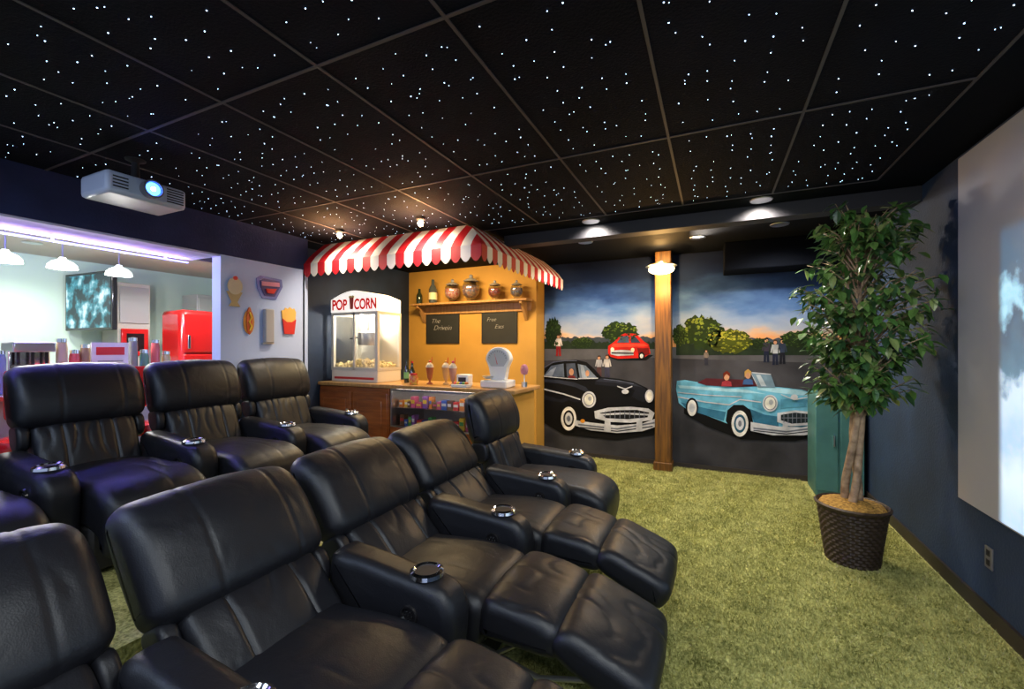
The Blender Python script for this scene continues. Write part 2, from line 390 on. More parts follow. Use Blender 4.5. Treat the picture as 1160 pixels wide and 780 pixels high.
pperson(633,379,403,cm(210,200,190),cm(150,35,35),cm(50,30,20))
pperson(868,383,410,cm(60,55,70),cm(30,35,55),cm(30,20,15))
pperson(878,385,413,cm(190,195,200),cm(35,40,60),cm(80,50,25))
pperson(886,384,412,cm(50,60,80),cm(30,30,40),cm(30,20,15))
pperson(800,396,413,cm(120,110,100),cm(50,50,60),cm(40,25,15))
pperson(679,403,426,cm(175,175,180),cm(90,60,60),cm(60,35,20))
pperson(688,402,427,cm(190,185,180),cm(60,60,80),cm(90,50,25))
# red painted car
t=Pt(); t.base=.004
t.poly([(688,404),(700,408),(732,408),(740,402),(690,400)],cm(18,18,20))
t.poly([(689,400),(689,392),(696,387),(703,379.5),(709,377),(721,378),(729,386),(735,390),(737,400),(730,405),(700,406),(692,404)],cm(200,34,22))
t.poly([(695,389),(730,389),(735,392),(712,393),(692,393)],cm(225,70,50))
t.poly([(722,394),(735,394),(736,401),(724,404)],cm(120,20,16))
t.poly([(699,388),(704,381),(712,380),(713,388)],cm(70,85,105)); t.poly([(715,388),(715,380),(720,381),(726,388)],cm(55,66,84))
t.poly([(692,397),(704,396),(718,397),(718,402),(700,403),(692,401)],cm(190,190,195)); t.line([(693,399.5),(718,400)],1.6,cm(40,40,45))
t.ell(694,395.5,2,2.2,cm(250,240,200)); t.ell(717,396,2,2.2,cm(250,240,200))
t.ell(727,403,3.6,4.6,cm(15,15,18)); t.ell(727,403,1.9,2.5,cm(220,220,215)); t.obj('painted_car',wm,smooth=False)
# black painted car
K0=cm(12,12,16);K1=cm(46,50,62);K2=cm(92,98,116);K3=cm(28,30,38);CH=cm(205,208,215);CH2=cm(110,115,128);CH3=cm(60,63,72);WW=cm(238,236,230)
t=Pt(); t.base=.010
t.poly([(610,478),(640,492),(700,498),(746,491),(744,480),(610,462)],cm(12,12,13))
t.poly([(610,424),(618,417),(627,411),(638,408),(653,407),(665,410),(673,417),(682,427),(700,428.5),(718,432),(733,439),(741,448),(743,462),(743,480),(735,487),(700,489),(664,487),(652,486),(630,474),(610,465)],K0)
t.poly([(676,428),(700,430),(720,434),(733,441),(738,447),(716,440.5),(694,437),(674,435)],K3)
t.poly([(681,428),(700,430),(718,433.5),(729,438.6),(716,436),(696,433),(676,431.5)],K1)
t.line([(684,429),(702,431),(718,434.4)],.8,K2)
t.poly([(610,429),(634,430),(652,433),(664,438),(671,446),(664,443.5),(652,438),(634,434),(610,432)],K1)
t.poly([(610,446),(634,452),(650,449),(660,452),(655,455),(640,456),(610,452)],K3)
t.poly([(720,441),(733,443),(737,452),(728,455),(716,449)],K3)
t.line([(613,416),(627,410),(641,408.2),(654,408.2)],.9,K2)
t.poly([(616,425),(625,414),(639,411.5),(640,427)],cm(90,102,120)); t.poly([(618,425),(624,419),(631,415),(626,426)],cm(140,152,168)); t.poly([(643,427),(642,411.5),(652,411),(655,428)],cm(70,78,94))
t.poly([(657.5,428),(655,411.8),(664,413.8),(677,427.5)],cm(115,128,145)); t.poly([(660,428),(658,413),(661,413.3),(666,428)],cm(160,172,185))
t.ell(648,421,2.6,3.8,cm(205,150,115),12); t.poly([(644,428),(645,425),(651,425),(653,428)],cm(120,40,40)); t.ell(666,422.5,2.2,3.4,cm(205,150,115),12)
t.line([(610,440),(640,446),(658,452)],1.6,CH); t.line([(656,428.4),(678,428)],1.2,CH); t.line([(616,425.8),(640,428),(655,429)],.9,CH)
t.poly([(634,462),(637,456),(645,452.5),(653,456),(657,463),(658,484),(632,474)],cm(5,5,6))
t.ell(645,473,10.5,16,cm(8,8,9)); t.ell(645,473.5,8.6,13.4,WW); t.ell(645,473.5,6,9.6,cm(28,28,32)); t.ell(645,473.5,4.2,7,CH); t.ell(645,473.5,2,3.5,CH2)
t.ell(668,452,7.8,9.3,CH); t.ell(668,452,6,7.3,CH2); t.ell(668,452,5.2,6.4,cm(245,245,232)); t.ell(669,451,2,2.5,cm(180,185,190))
t.ell(736,448,4.8,7.3,CH); t.ell(736,448,3.2,5.3,cm(245,245,232))
t.poly([(674,465),(690,461),(715,460),(735,462),(742,467),(739,475),(715,478),(690,477),(675,473)],CH)
t.poly([(680,467),(698,464),(722,463.5),(736,466.5),(734,472),(712,474),(688,473)],cm(20,20,24))
t.line([(680,469),(708,467.5),(737,469)],2.0,CH)
for i in range(9): t.poly([(686+i*5.5,465),(686.8+i*5.5,465),(686.8+i*5.5,473),(686+i*5.5,473)],CH2); t.k-=.8
t.poly([(652,475),(672,478),(700,481),(728,479),(744,473),(745,482),(728,487.5),(700,489.5),(670,486.5),(652,481)],CH)
t.line([(656,480),(700,485),(742,478)],1.8,CH2); t.line([(658,483),(700,487.6),(740,482)],1.4,CH3)
t.poly([(686,474),(692,474),(693,488),(685,487)],CH); t.poly([(722,474),(728,473),(728,486),(721,487)],CH)
t.ell(709,443,4,2.6,CH); t.line([(700,437),(709,440),(717,437)],1.2,CH); t.ell(661,476,2.6,2.2,cm(230,150,50))
t.obj('painted_car',wm,smooth=False)
# light blue convertible
T0=cm(112,186,216);T1=cm(170,220,238);T2=cm(54,112,142);T3=cm(86,156,186)
t=Pt(); t.base=.010
t.poly([(775,468),(800,482),(840,497),(900,499),(944,490),(940,475),(775,460)],cm(12,12,13))
t.poly([(766,440),(767,431),(776,430),(800,434),(858,437),(882,438),(908,441),(926,447),(934,455),(936,478),(924,487),(880,490),(856,486),(848,484),(826,480),(800,470),(778,463),(769,456)],T0)
t.poly([(857,437),(882,439),(908,442),(924,448),(902,447),(876,444),(858,441)],T1)
t.poly([(768,436),(800,438),(845,441),(868,446),(858,445),(820,443),(770,439)],T1)
t.poly([(770,450),(800,456),(824,459),(822,464),(800,462),(772,455)],T3)
t.poly([(771,455),(800,462),(822,466),(820,476),(800,470),(778,463)],T2); t.poly([(848,462),(866,469),(880,471),(882,484),(856,482)],T2); t.poly([(852,452),(862,454),(866,466),(852,460)],T3); t.poly([(884,452),(900,450),(914,452),(912,460),(884,462)],T3)
t.poly([(790,433),(800,428),(852,430),(859,437),(830,438),(800,436)],cm(90,38,45))
t.line([(768,449),(800,455),(826,458),(838,452),(862,455)],1.3,CH); t.line([(768,444),(800,447),(840,449)],.9,CH); t.line([(842,439),(843,462)],.5,T2)
t.line([(850,421),(858,437)],1.4,CH); t.poly([(851,422),(873,424),(878,438),(859,438)],cm(120,148,168)); t.line([(851,421.6),(873,423.6)],1.2,CH); t.poly([(856,424),(861,424),(868,437),(862,437)],cm(190,205,215))
t.ell(784,461,7,11,cm(8,8,9)); t.ell(784,461.5,5.3,9,WW); t.ell(784,461.5,3,5.2,CH)
t.poly([(822,476),(824,464),(831,458),(842,458),(850,464),(853,478),(850,486),(826,482)],cm(6,6,8))
t.ell(838,478,11.5,17.5,cm(10,10,12)); t.ell(838,479,9.5,14.7,WW); t.ell(838,479,6.7,10.4,cm(40,85,110)); t.ell(838,479,4.7,7.4,CH); t.ell(838,479,2,3.4,CH2)
t.ell(872,456,8.5,9.5,CH); t.ell(872,456,6.9,7.9,CH2); t.ell(872,456,6,7,cm(245,244,232)); t.ell(873,455,2.5,3,cm(185,190,195))
t.ell(928,456,4.5,7.5,CH); t.ell(928,456,3.2,5.6,cm(245,244,232))
t.poly([(880,467),(900,464),(922,466),(932,474),(922,480),(895,482),(880,477)],CH)
t.poly([(884,469),(900,466.5),(920,468.5),(927,474),(920,477.5),(896,479),(884,475)],cm(35,45,50))
for i in range(8): t.poly([(887+i*4.8,467.5),(887.8+i*4.8,467.5),(887.8+i*4.8,478.5),(887+i*4.8,478.5)],CH2); t.k-=.8
t.line([(885,472.5),(926,472.5)],.9,CH2)
t.poly([(850,477),(880,482),(908,483),(938,476),(940,486),(910,492),(875,492),(850,487)],CH); t.line([(853,484),(890,488),(937,482)],1.8,CH2); t.line([(853,486.5),(890,490.5),(937,485)],1.2,CH3)
t.ell(889,481,3,4,CH); t.ell(925,480,3,4,CH); t.ell(899,449,4,3,CH); t.line([(884,446),(899,452),(914,449)],1,CH)
t.obj('painted_car',wm,smooth=False)
for u,v,hc,sc in [(823,426,(110,40,20),(170,60,70)),(847,424,(215,170,90),(60,90,140))]:
    t=Pt(); t.base=.030
    t.poly([(u-6,v+11),(u-5,v+6),(u,v+4),(u+5,v+6),(u+6,v+11)],cm(*sc)); t.ell(u,v,3.2,4.6,cm(210,155,120),14)
    t.poly([(u-3.8,v+3),(u-3.8,v-3.6),(u,v-6.4),(u+3.8,v-3.6),(u+3.4,v),(u,v-2.8),(u-2,v-1)],cm(*hc)); t.obj('painted_person',wm,smooth=False)
# ------------------------------------------------------------------ recliners
def smooth_closed(pts,n):
    P=[Vector((a,b)) for a,b in pts]; L=len(P); out=[]
    for i in range(L):
        p0,p1,p2,p3=P[(i-1)%L],P[i],P[(i+1)%L],P[(i+2)%L]
        for k in range(12):
            t=k/12
            out.append(.5*((2*p1)+(-p0+p2)*t+(2*p0-5*p1+4*p2-p3)*t*t+(-p0+3*p1-3*p2+p3)*t**3))
    d=[0]
    for i in range(len(out)): d.append(d[-1]+(out[(i+1)%len(out)]-out[i]).length)
    res=[]; j=0
    for i in range(n):
        s_=d[-1]*i/n
        while d[j+1]<s_: j+=1
        f=(s_-d[j])/max(d[j+1]-d[j],1e-9); res.append(out[j].lerp(out[(j+1)%len(out)],f))
    ar=sum(res[i].x*res[(i+1)%n].y-res[(i+1)%n].x*res[i].y for i in range(n))
    if ar<0: res.reverse()
    return res
def pad(m_,prof,y0,y1,r,mt,N=60,K=60,bulge=0,seams=(),sd=.006,wr=0,seed=0,fr=None,wsc=(10,4)):
    if fr: prof=[fr(a,b) for a,b in prof]
    P=smooth_closed(prof,N); nn=[]
    for i in range(N):
        t=(P[(i+1)%N]-P[i-1]).normalized(); nn.append(Vector((t.y,-t.x)))
    stn=[]
    for i in range(9):
        a=math.pi/2*i/9; stn.append((y0+r*(1-math.cos(a)),r*(1-math.sin(a))))
    for i in range(K+1): stn.append((y0+r+(y1-y0-2*r)*i/K,0))
    for i in range(8,-1,-1):
        a=math.pi/2*i/9; stn.append((y1-r*(1-math.cos(a)),r*(1-math.sin(a))))
    vs=[];W=(y1-y0)/2; yc=(y0+y1)/2
    for y,ins in stn:
        t=(y-yc)/W
        so=sum(-sd*math.exp(-((y-q)/.007)**2) for q in seams)
        for i in range(N):
            o=-ins+bulge*(1-t*t)+so
            if wr and ins<r*.9:
                v=noise.noise((y*wsc[0]+seed*7.3,P[i].x*wsc[1]+3,P[i].y*wsc[1]+seed)); mk=max(0,noise.noise((y*4+9,P[i].x*4+seed,P[i].y*4))+.2)
                o-=wr*max(0,1-abs(v)/.24)**2*min(1,mk*2)
                o+=wr*.9*noise.noise((y*7+seed,P[i].x*7,P[i].y*7+2))
            q=P[i]+nn[i]*o; vs.append((q.x,y,q.y))
    fs=[];S=len(stn)
    for a in range(S-1):
        for i in range(N):
            j=(i+1)%N; fs.append((a*N+i,a*N+j,(a+1)*N+j,(a+1)*N+i)[::-1])
    fs.append(tuple(range(N))); fs.append(tuple((S-1)*N+i for i in range(N))[::-1])
    m_.add(vs,fs,mt); return m_
def recliner(label,reclined,loc,seed,group):
    t=thing('recliner',label,'recliner',loc,group=group)
    th=R(37) if reclined else R(14); hx,hz=(-.10,.36) if reclined else (-.20,.41)
    hs=.27 if reclined else .32
    fr=lambda s_,n_:(hx-math.sin(th)*s_+math.cos(th)*n_, hz+math.cos(th)*s_+math.sin(th)*n_)
    pad(M(),[(-.10,-.04),(-.10,-.12),(.2,-.12),(hs-.02,-.11),(hs+.01,-.07),(hs-.02,-.03)],-.245,.245,.025,LEA,fr=fr,K=16,N=36).obj('back_shell',t)
    pad(M(),[(hs,-.01),(hs+.01,.06),(hs+.06,.095),(.49,.108),(.60,.088),(.665,.05),(.692,.0),(.675,-.045),(.61,-.070),(.5,-.080),(hs+.06,-.075),(hs+.01,-.05)],-.320,.320,.068,LEA,fr=fr,bulge=.020,seams=(-.12,.18),sd=.004,wr=.0035,seed=seed,wsc=(6,5)).obj('head_cushion',t)
    pad(M(),[(-.06,.0),(-.05,.07),(.03,.105),(hs*.5,.095),(hs-.05,.08),(hs+.01,.05),(hs+.02,-.03),(.1,-.05)],-.247,.247,.035,LEA,fr=fr,bulge=.016,seams=(-.12,.12),sd=.008,wr=.008,seed=seed+3,wsc=(11,3)).obj('lumbar_cushion',t)
    for sg_ in (-1,1):
        a_,b_=sorted((sg_*.25,sg_*.306))
        wg=pad(M(),[(hs-.13,-.03),(hs-.12,.03),(hs-.07,.055),(hs-.01,.055),(hs+.02,.02),(hs+.02,-.06),(hs-.07,-.07)],a_,b_,.02,LEA,fr=fr,K=8,N=30); wg.obj('side_bolster',t)
    if reclined:
        pad(M(),[(-.16,.27),(.36,.25),(.45,.28),(.475,.36),(.45,.445),(.3,.475),(.05,.46),(-.14,.43)],-.248,.248,.05,LEA,bulge=.02,wr=.005,seed=seed+5).obj('seat',t)
        pad(M(),[(.455,.36),(.47,.325),(.60,.315),(.75,.315),(.785,.36),(.76,.43),(.62,.465),(.49,.46)],-.248,.248,.045,LEA,bulge=.02,wr=.005,seed=seed+8,wsc=(8,6)).obj('leg_cushion',t)
        pad(M(),[(.755,.39),(.77,.33),(.88,.270),(1.04,.205),(1.085,.225),(1.11,.285),(1.075,.335),(.94,.392),(.82,.43)],-.252,.252,.045,LEA,bulge=.016,wr=.005,seed=seed+9,wsc=(8,6)).obj('footrest',t)
        for y in (-.18,.18):
            M().tube([(.35,y,.12),(.60,y,.30)],.010,STEEL,8).obj('linkage',t); M().tube([(.38,y+.02,.24),(.68,y+.02,.18),(.90,y+.02,.24)],.010,STEEL,8).obj('linkage',t)
        M().box(-.20,.38,-.245,.245,.03,.26,BLACK).obj('frame',t,bevel=.02)
        rx=-.17
    else:
        pad(M(),[(-.22,.27),(.3,.25),(.50,.22),(.56,.14),(.61,.15),(.645,.28),(.64,.39),(.58,.45),(.45,.485),(.2,.49),(-.05,.48),(-.21,.45)],-.248,.248,.055,LEA,bulge=.02,wr=.005,seed=seed+5).obj('seat',t)
        M().box(-.24,.46,-.245,.245,.03,.27,BLACK).obj('frame',t,bevel=.02)
        rx=-.24
    a=pad(M(),[(rx,.04),(.0,.035),(.36,.035),(.40,.06),(.425,.3),(.435,.46),(.410,.53),(.35,.568),(.2,.582),(rx+.08,.605),(rx+.01,.58),(rx-.01,.3)],.266,.424,.046,LEA,K=20,bulge=.005,wr=.003,seed=seed+11).obj('armrest',t)
    M().lathe([(.044,.0),(.045,.014),(.053,.020),(.064,.014),(.067,.0)],(.28,.345,.580),CHROME,32).obj('cup_holder',a,label='chrome ring cup holder')
    cw=M(); cw.lathe([(.0,.007),(.036,.007),(.045,.012)],(.28,.345,.580),BLACK,24); cw.obj('cup_well',a)
    b=M(); b.lathe([(.0,.002),(.026,.002),(.030,-.006),(.036,-.006),(.038,.004)],(.26,.260,.46),GLOSSB,24,'y')
    for k in range(7):
        q=2*math.pi*k/6; rr=0 if k==6 else .015
        b.lathe([(.0,-.003),(.003,-.002)],(.26+rr*math.cos(q),.260,.46+rr*math.sin(q)),STEEL,8,'y')
    b.obj('control_button',a,label='round recline control button')
    return t
g1='front row of black leather recliners'; g2='rear row of black leather recliners'
LR='black leather theater recliner tipped back with raised footrest'
FX=-1.28
r1=recliner(LR,True,(FX,1.025,0),1,g1)
recliner('upright black leather recliner at the concession stand end of row',False,(FX-.02,3.10,0),2,g1)
f2=copy_thing(r1,(FX-.01,1.71,0)); f3=copy_thing(r1,(FX-.02,2.395,0),'tipped back black leather recliner beside the upright one')
copy_thing(r1,(FX-.02,.33,0))
b3=recliner('upright black leather recliner on riser beside the white wall',False,(-3.36,2.70,.25),4,g2)
copy_thing(b3,(-3.36,2.02,.25),'upright black leather recliner on the carpeted riser')
copy_thing(b3,(-3.36,1.34,.25),'upright black leather recliner on the carpeted riser')
copy_thing(b3,(-3.36,.66,.25),'upright black leather recliner on the carpeted riser')
# ------------------------------------------------------------------ awning
AR=mat('awning_red',(.50,.006,.014),.6,bump=.2,bscale=200); AW=mat('awning_white',(.82,.79,.74),.6,bump=.2,bscale=200)
aw=thing('awning','red and white striped awning with scalloped edge over the popcorn stand','awning',(0,0,0))
def stripes(fn,n,length,hip):
    m_=M(); w=length/n
    for k in range(n):
        mt=AR if k%2==0 else AW
        a0,a1=k*w,(k+1)*w; v0,v1=hip(a0),hip(a1); J=5; vs=[]
        for j in range(J+1):
            vs+= [fn(a0,v0*j/J,0),fn(a1,v1*j/J,0)]
        m_.add(vs,[(2*j,2*j+1,2*j+3,2*j+2) for j in range(J)],mt)
        top=[fn(a0,0,0),fn(a1,0,0)]; bot=[fn(a0+w*q/8,0,-.095-.045*math.sin(math.pi*q/8)) for q in range(8,-1,-1)]
        m_.add(top+bot,[tuple(range(11))],mt)
    return m_
z_=lambda v:2.31+.255*(v**.8)
def ff(a,v,dz): return (-3.845+a,3.15+.26*v,z_(v)+dz)
def fs_(a,v,dz): return (-1.75-.26*v,3.15+a,z_(v)+dz)
o=stripes(ff,21,2.095,lambda a:max(0,min(1,(2.095-a)/.26))).obj('awning_front',aw,smooth=False)
so=o.modifiers.new('S','SOLIDIFY'); so.thickness=.004
o=stripes(fs_,22,2.14,lambda a:max(0,min(1,a/.26))).obj('awning_side',aw,smooth=False)
so=o.modifiers.new('S','SOLIDIFY'); so.thickness=.004
M().tube([(-3.84,3.165,2.305),(-1.77,3.165,2.305)],.012,WHITE,8).tube([(-1.77,3.165,2.305),(-1.77,5.29,2.305)],.012,WHITE,8).obj('awning_frame',aw)
# ------------------------------------------------------------------ concession counter
CW=wood('cherry_wood',(.16,.04,.009),(.34,.10,.020),.35,(1,1,8)); CT=wood('counter_top_wood',(.32,.16,.05),(.50,.29,.11),.3,(10,1,1))
cab=thing('cabinet','reddish wood cabinet with raised panel doors under the popcorn machine','cabinet',(-3.67,3.92,0))
M().box(-.52,.51,-.27,.33,0,1.005,CW).obj('body',cab,bevel=.005)
for i,x in enumerate((-.26,.26)):
    d=M(); d.box(x-.24,x+.24,-.29,-.272,.08,.95,CW); d.box(x-.17,x+.17,-.30,-.288,.16,.87,CW)
    d=d.obj('door',cab,bevel=.006)
    M().ball((x+(.20 if i==0 else -.20),-.305,.75),.015,STEEL,12,8).obj('knob',d)
M().box(-4.195,-1.66,3.62,4.27,1.01,1.05,CT).obj('countertop',label='long light wood countertop of the concession stand',cat='countertop',bevel=.008)
dc=thing('display_case','glass front candy display case under the counter','display case',(-2.62,3.92,0))
d=M(); d.box(-.52,.52,-.27,.33,0,.60,CW); d.box(-.52,.52,.30,.33,.60,1.005,WHITE); d.box(-.52,-.505,-.27,.33,.6,1.005,STEEL); d.box(.505,.52,-.27,.33,.6,1.005,STEEL); d.box(-.505,.505,-.27,-.255,.985,1.005,STEEL)
d.box(-.505,.505,-.27,-.255,.6,.615,STEEL)
d.obj('body',dc)
M().box(-.5,.5,-.2,.29,.795,.80,STEEL).obj('shelf',dc,smooth=False)
M().box(-.5,.5,-.264,-.261,.615,.985,glass('clear_glass')).obj('glass_front',dc,smooth=False)
M().box(-.48,.48,-.22,-.19,.985,1.0,mat('case_light',(1,.95,.85),.5,es=8)).obj('case_lamp',dc,smooth=False)
M().box(-2.09,-1.70,3.68,4.2,0,1.01,TAN).obj('counter_end_panel',label='tan painted support panel at the end of the counter',cat='counter',bevel=.004)
cols=[(.6,.05,.05),(.7,.5,.05),(.05,.12,.45),(.08,.3,.10),(.6,.2,.04),(.7,.7,.7),(.25,.10,.35),(.55,.1,.2),(.15,.08,.04)]
random.seed(5)
for z in (.603,.803):
    x=-3.10
    while x<-2.19:
        w=random.uniform(.038,.075); hh=random.uniform(.06,.13); i1=random.randrange(9); i2=random.choice([5,1,5,random.randrange(9)])
        b=M(); b.box(-w/2+.003,w/2-.003,-.02,.05,0,hh,mat('candy_%d'%i1,cols[i1],.35)); b.box(-w/2+.008,w/2-.008,-.0215,-.02,hh*.40,hh*.70,mat('candy_%d'%i2,cols[i2],.35))
        b.obj('candy_box',label='small colorful candy box standing in the display case',cat='candy',loc=(x+w/2,3.75+random.uniform(0,.03),z),group='candy boxes in the display case',smooth=False)
        x+=w+.006
# popcorn machine
pm=thing('popcorn_machine','glass sided popcorn machine with red and white sign on the counter','popcorn machine',(-3.76,3.95,1.051))
CREAM=mat('cream_enamel',(.80,.76,.68),.3,coat=.3)
d=M(); d.box(-.35,.35,-.2,.2,.0,.13,CREAM); d.obj('base',pm,bevel=.006)
M().box(-.30,.30,-.206,-.2,.03,.055,mat('red_enamel',(.55,.03,.03),.3)).obj('base_stripe',pm)
d=M()
FRM=mat('frame_white',(.72,.68,.62),.35,.2)
for x in (-.335,.335):
    for y in (-.185,.185): d.box(x-.018,x+.018,y-.018,y+.018,.13,.80,FRM)
for z in (.13,.77):
    d.box(-.35,.35,-.204,-.18,z,z+.035,FRM); d.box(-.35,.35,.18,.204,z,z+.035,FRM); d.box(-.352,-.33,-.2,.2,z,z+.035,FRM); d.box(.33,.352,-.2,.2,z,z+.035,FRM)
d.box(-.012,.012,-.204,-.19,.13,.80,FRM)
d.obj('frame',pm)
d=M(); G=glass('clear_glass'); d.box(-.33,.33,-.192,-.19,.15,.78,G); d.box(.338,.34,-.18,.18,.15,.78,G); d.box(-.34,-.338,-.18,.18,.15,.78,G); d.obj('glass_pane',pm,smooth=False)
sg=M(); n=18
top=[(-.35+.70*i/n, .955+.095*math.sin(math.pi*i/n)) for i in range(n+1)]
ring=[(-.35,.805)]+[(.35,.805)]+top[::-1]
vs=[(x,-.215,z) for x,z in ring]+[(x,.2,z) for x,z in ring]; L=len(ring)
fs=[tuple(range(L)),tuple(range(2*L-1,L-1,-1))]+[(i,L+i,L+(i+1)%L,(i+1)%L) for i in range(L)]
sg.add(vs,fs,mat('sign_white',(.85,.82,.78),.4,es=.8,ecol=(1,.95,.88)))
sgo=sg.obj('sign',pm,bevel=.006)
LR_=mat('letter_red',(.75,.012,.012),.5,es=.25,ecol=(.9,.01,.01))
text(sgo,'POP',.165,(-.205,-.221,.885),LR_,sx=.78,off=.03); text(sgo,'CORN',.165,(.190,-.221,.885),LR_,sx=.70,off=.03)
d=M(); d.add([(-.050,-.222,.97),(-.038,-.222,.835),(.008,-.222,.835),(.020,-.222,.97)],[(0,1,2,3)],mat('popbox',(.70,.10,.07),.5)); 
for k in range(5): d.ball((-.047+.016*k,-.222,.975+.008*(k%2)),(.013,.003,.012),mat('popbox_top',(.85,.7,.25),.5),10,6)
d.obj('emblem',sgo)
k_=M(); k_.lathe([(0,.42),(.10,.42),(.115,.45),(.115,.57),(.10,.58),(0,.60)],(0.02,0,0),STEEL,28); k_.tube([(.02,0,.6),(.02,0,.78)],.012,STEEL,8); k_.tube([(-.1,-.02,.52),(-.2,-.06,.50)],.01,BLACK,8); k_.obj('kettle',pm)
PC=mat('popcorn',(.82,.68,.38),.8,bump=.8,bscale=40)
d=M(); random.seed(2)
for i in range(260):
    x=random.uniform(-.31,.31); y=random.uniform(-.17,.17); zz=.16+random.random()*.10*(1-abs(x)*2)
    d.ball((x,y,zz),random.uniform(.016,.024),PC,6,4)
o=d.obj('popcorn',pm); o['kind']='stuff'
M().box(-.32,.32,.17,.18,.15,.78,mat('steel_back',(.7,.68,.60),.35,.3)).obj('back_panel',pm)
point(pm,(0,-.08,.74),18,(1,.9,.68),.02)
# counter items
def lobj(name,label,cat,loc,profs,**k):
    t=thing(name,label,cat,loc,**k)
    for nm,pr,m_ in profs: M().lathe(pr,(0,0,0),m_,24).obj(nm,t)
    return t
CZ0=1.051
GB=mat('dark_glass',(.02,.03,.015),.1,coat=.5); LAB=mat('paper_label',(.75,.65,.4),.6)
lobj('bottle','dark glass soda bottle with pale label on the counter','bottle',(-3.0,3.84,CZ0),[('body',[(0,0),(.032,0),(.034,.02),(.034,.13),(.014,.18),(.012,.23),(0,.23)],GB),('label',[(.0345,.04),(.0345,.11)],LAB),('cap',[(.014,.225),(.015,.245),(0,.247)],RED)])
lobj('bottle','tall dark glass bottle on the counter by the popcorn machine','bottle',(-3.12,3.9,CZ0),[('body',[(0,0),(.03,0),(.032,.02),(.032,.15),(.013,.2),(.012,.26),(0,.26)],GB),('label',[(.0325,.05),(.0325,.12)],mat('lab2',(.2,.5,.2),.6))])
for x,y,c1,c2,lb in [(-2.78,3.86,(.75,.1,.05),(.35,.10,.05),'tall sundae glass with red topping on the counter'),(-2.6,3.9,(.7,.35,.08),(.55,.35,.15),'tall sundae glass with caramel topping on the counter'),(-2.46,3.82,(.6,.08,.2),(.5,.25,.2),'tall sundae glass with chocolate and cherry on the counter')]:
    t=lobj('sundae_glass',lb,'glass',(x,y,CZ0),[('glass',[(0,0),(.035,.0),(.03,.01),(.010,.025),(.012,.04),(.028,.07),(.042,.17),(.046,.18)],mat('sund%d'%int(-x*100),c2,.15,coat=.6)),('topping',[(.044,.175),(.04,.20),(.024,.225),(0,.24)],mat('whipped_cream',(.62,.54,.42),.6))])
    M().ball((0,0,.245),.014,mat('cherry%d'%int(-x*100),c1,.2),12,8).obj('cherry',t)
    M().tube([(.015,0,.17),(.03,.0,.29)],.004,RED,8).obj('straw',t)
lobj('jar','low glass jar of yellow candy with red lid on the counter','jar',(-2.9,3.74,CZ0),[('body',[(0,0),(.04,0),(.048,.02),(.048,.08),(.035,.10)],mat('yel_candy',(.7,.5,.1),.2,col2=(.6,.1,.05),vscale=40,coat=.5)),('lid',[(.038,.10),(.038,.12),(0,.125)],RED)])
nd=thing('napkin_dispenser','small white napkin dispenser with dark front opening on the counter','napkin dispenser',(-2.33,3.84,CZ0))
M().box(-.07,.07,-.05,.05,0,.12,WHITE).obj('body',nd,bevel=.01); M().box(-.045,.045,-.053,-.049,.03,.09,BLACK).obj('slot',nd)
sc_=thing('scale','white vintage candy scale with round topped dial on the counter','scale',(-1.93,3.84,CZ0))
CR=mat('scale_enamel',(.82,.81,.77),.25,coat=.4)
d=M(); d.box(-.16,.13,-.11,.11,0,.075,CR); d.obj('base',sc_,bevel=.014)
fan=[(-.075,.07),(.075,.07),(.10,.20)]+[(.0+.135*math.cos(R(a)),.275+.125*math.sin(R(a))) for a in range(0,181,12)]+[(-.10,.20)]
vs=[(x,-.04,z) for x,z in fan]+[(x,.04,z) for x,z in fan]; L=len(fan)
d=M(); d.add(vs,[tuple(range(L)),tuple(range(2*L-1,L-1,-1))]+[(i,L+i,L+(i+1)%L,(i+1)%L) for i in range(L)],CR)
hd=d.obj('dial_housing',sc_,bevel=.008)
fan2=[(.0+.112*math.cos(R(a)),.275+.10*math.sin(R(a))) for a in range(0,181,12)]+[(-.07,.21),(.07,.21)]
d=M(); d.add([(x,-.043,z) for x,z in fan2],[tuple(range(len(fan2)))[::-1]],mat('dial_face',(.50,.52,.50),.2))
for a in range(15,170,15):
    ca,sa=math.cos(R(a)),math.sin(R(a)); d.add([(.105*ca-.002*sa,-.044,.272+.094*sa+.002*ca),(.088*ca-.002*sa,-.044,.272+.078*sa+.002*ca),(.088*ca+.002*sa,-.044,.272+.078*sa-.002*ca),(.105*ca+.002*sa,-.044,.272+.094*sa-.002*ca)],[(0,1,2,3)],BLACK)
d.add([(-.004,-.045,.23),(.004,-.045,.23),(-.035,-.045,.35)],[(0,1,2)],RED); d.obj('dial',hd,smooth=False)
M().lathe([(0,.085),(.03,.087),(.05,.10),(.06,.115),(.056,.117),(.0,.095)],(-.10,-.05,0),STEEL,28).obj('pan',sc_)
lobj('cotton_candy','pink cotton candy on a paper stick standing in a small holder','candy',(-1.72,3.98,CZ0),[('holder',[(0,0),(.03,0),(.03,.05),(.0,.05)],STEEL),('stick',[(.006,.04),(.006,.14),(0,.14)],WHITE),('floss',[(0,.12),(.03,.13),(.040,.16),(.038,.19),(.025,.22),(0,.23)],mat('pink_floss',(.45,.18,.24),.9,bump=.8,bscale=60))])
bx=thing('snack_tray','white paper snack tray with wrapped treats on the counter','tray',(-2.28,3.69,CZ0))
M().box(-.09,.09,-.05,.05,0,.03,WHITE).obj('tray',bx,bevel=.006); d=M()
for k in range(5): d.ball((-.065+.032*k,0,.04),(.016,.03,.015),mat('candy_%d'%k,cols[k],.3),10,6)
d.obj('treats',bx)
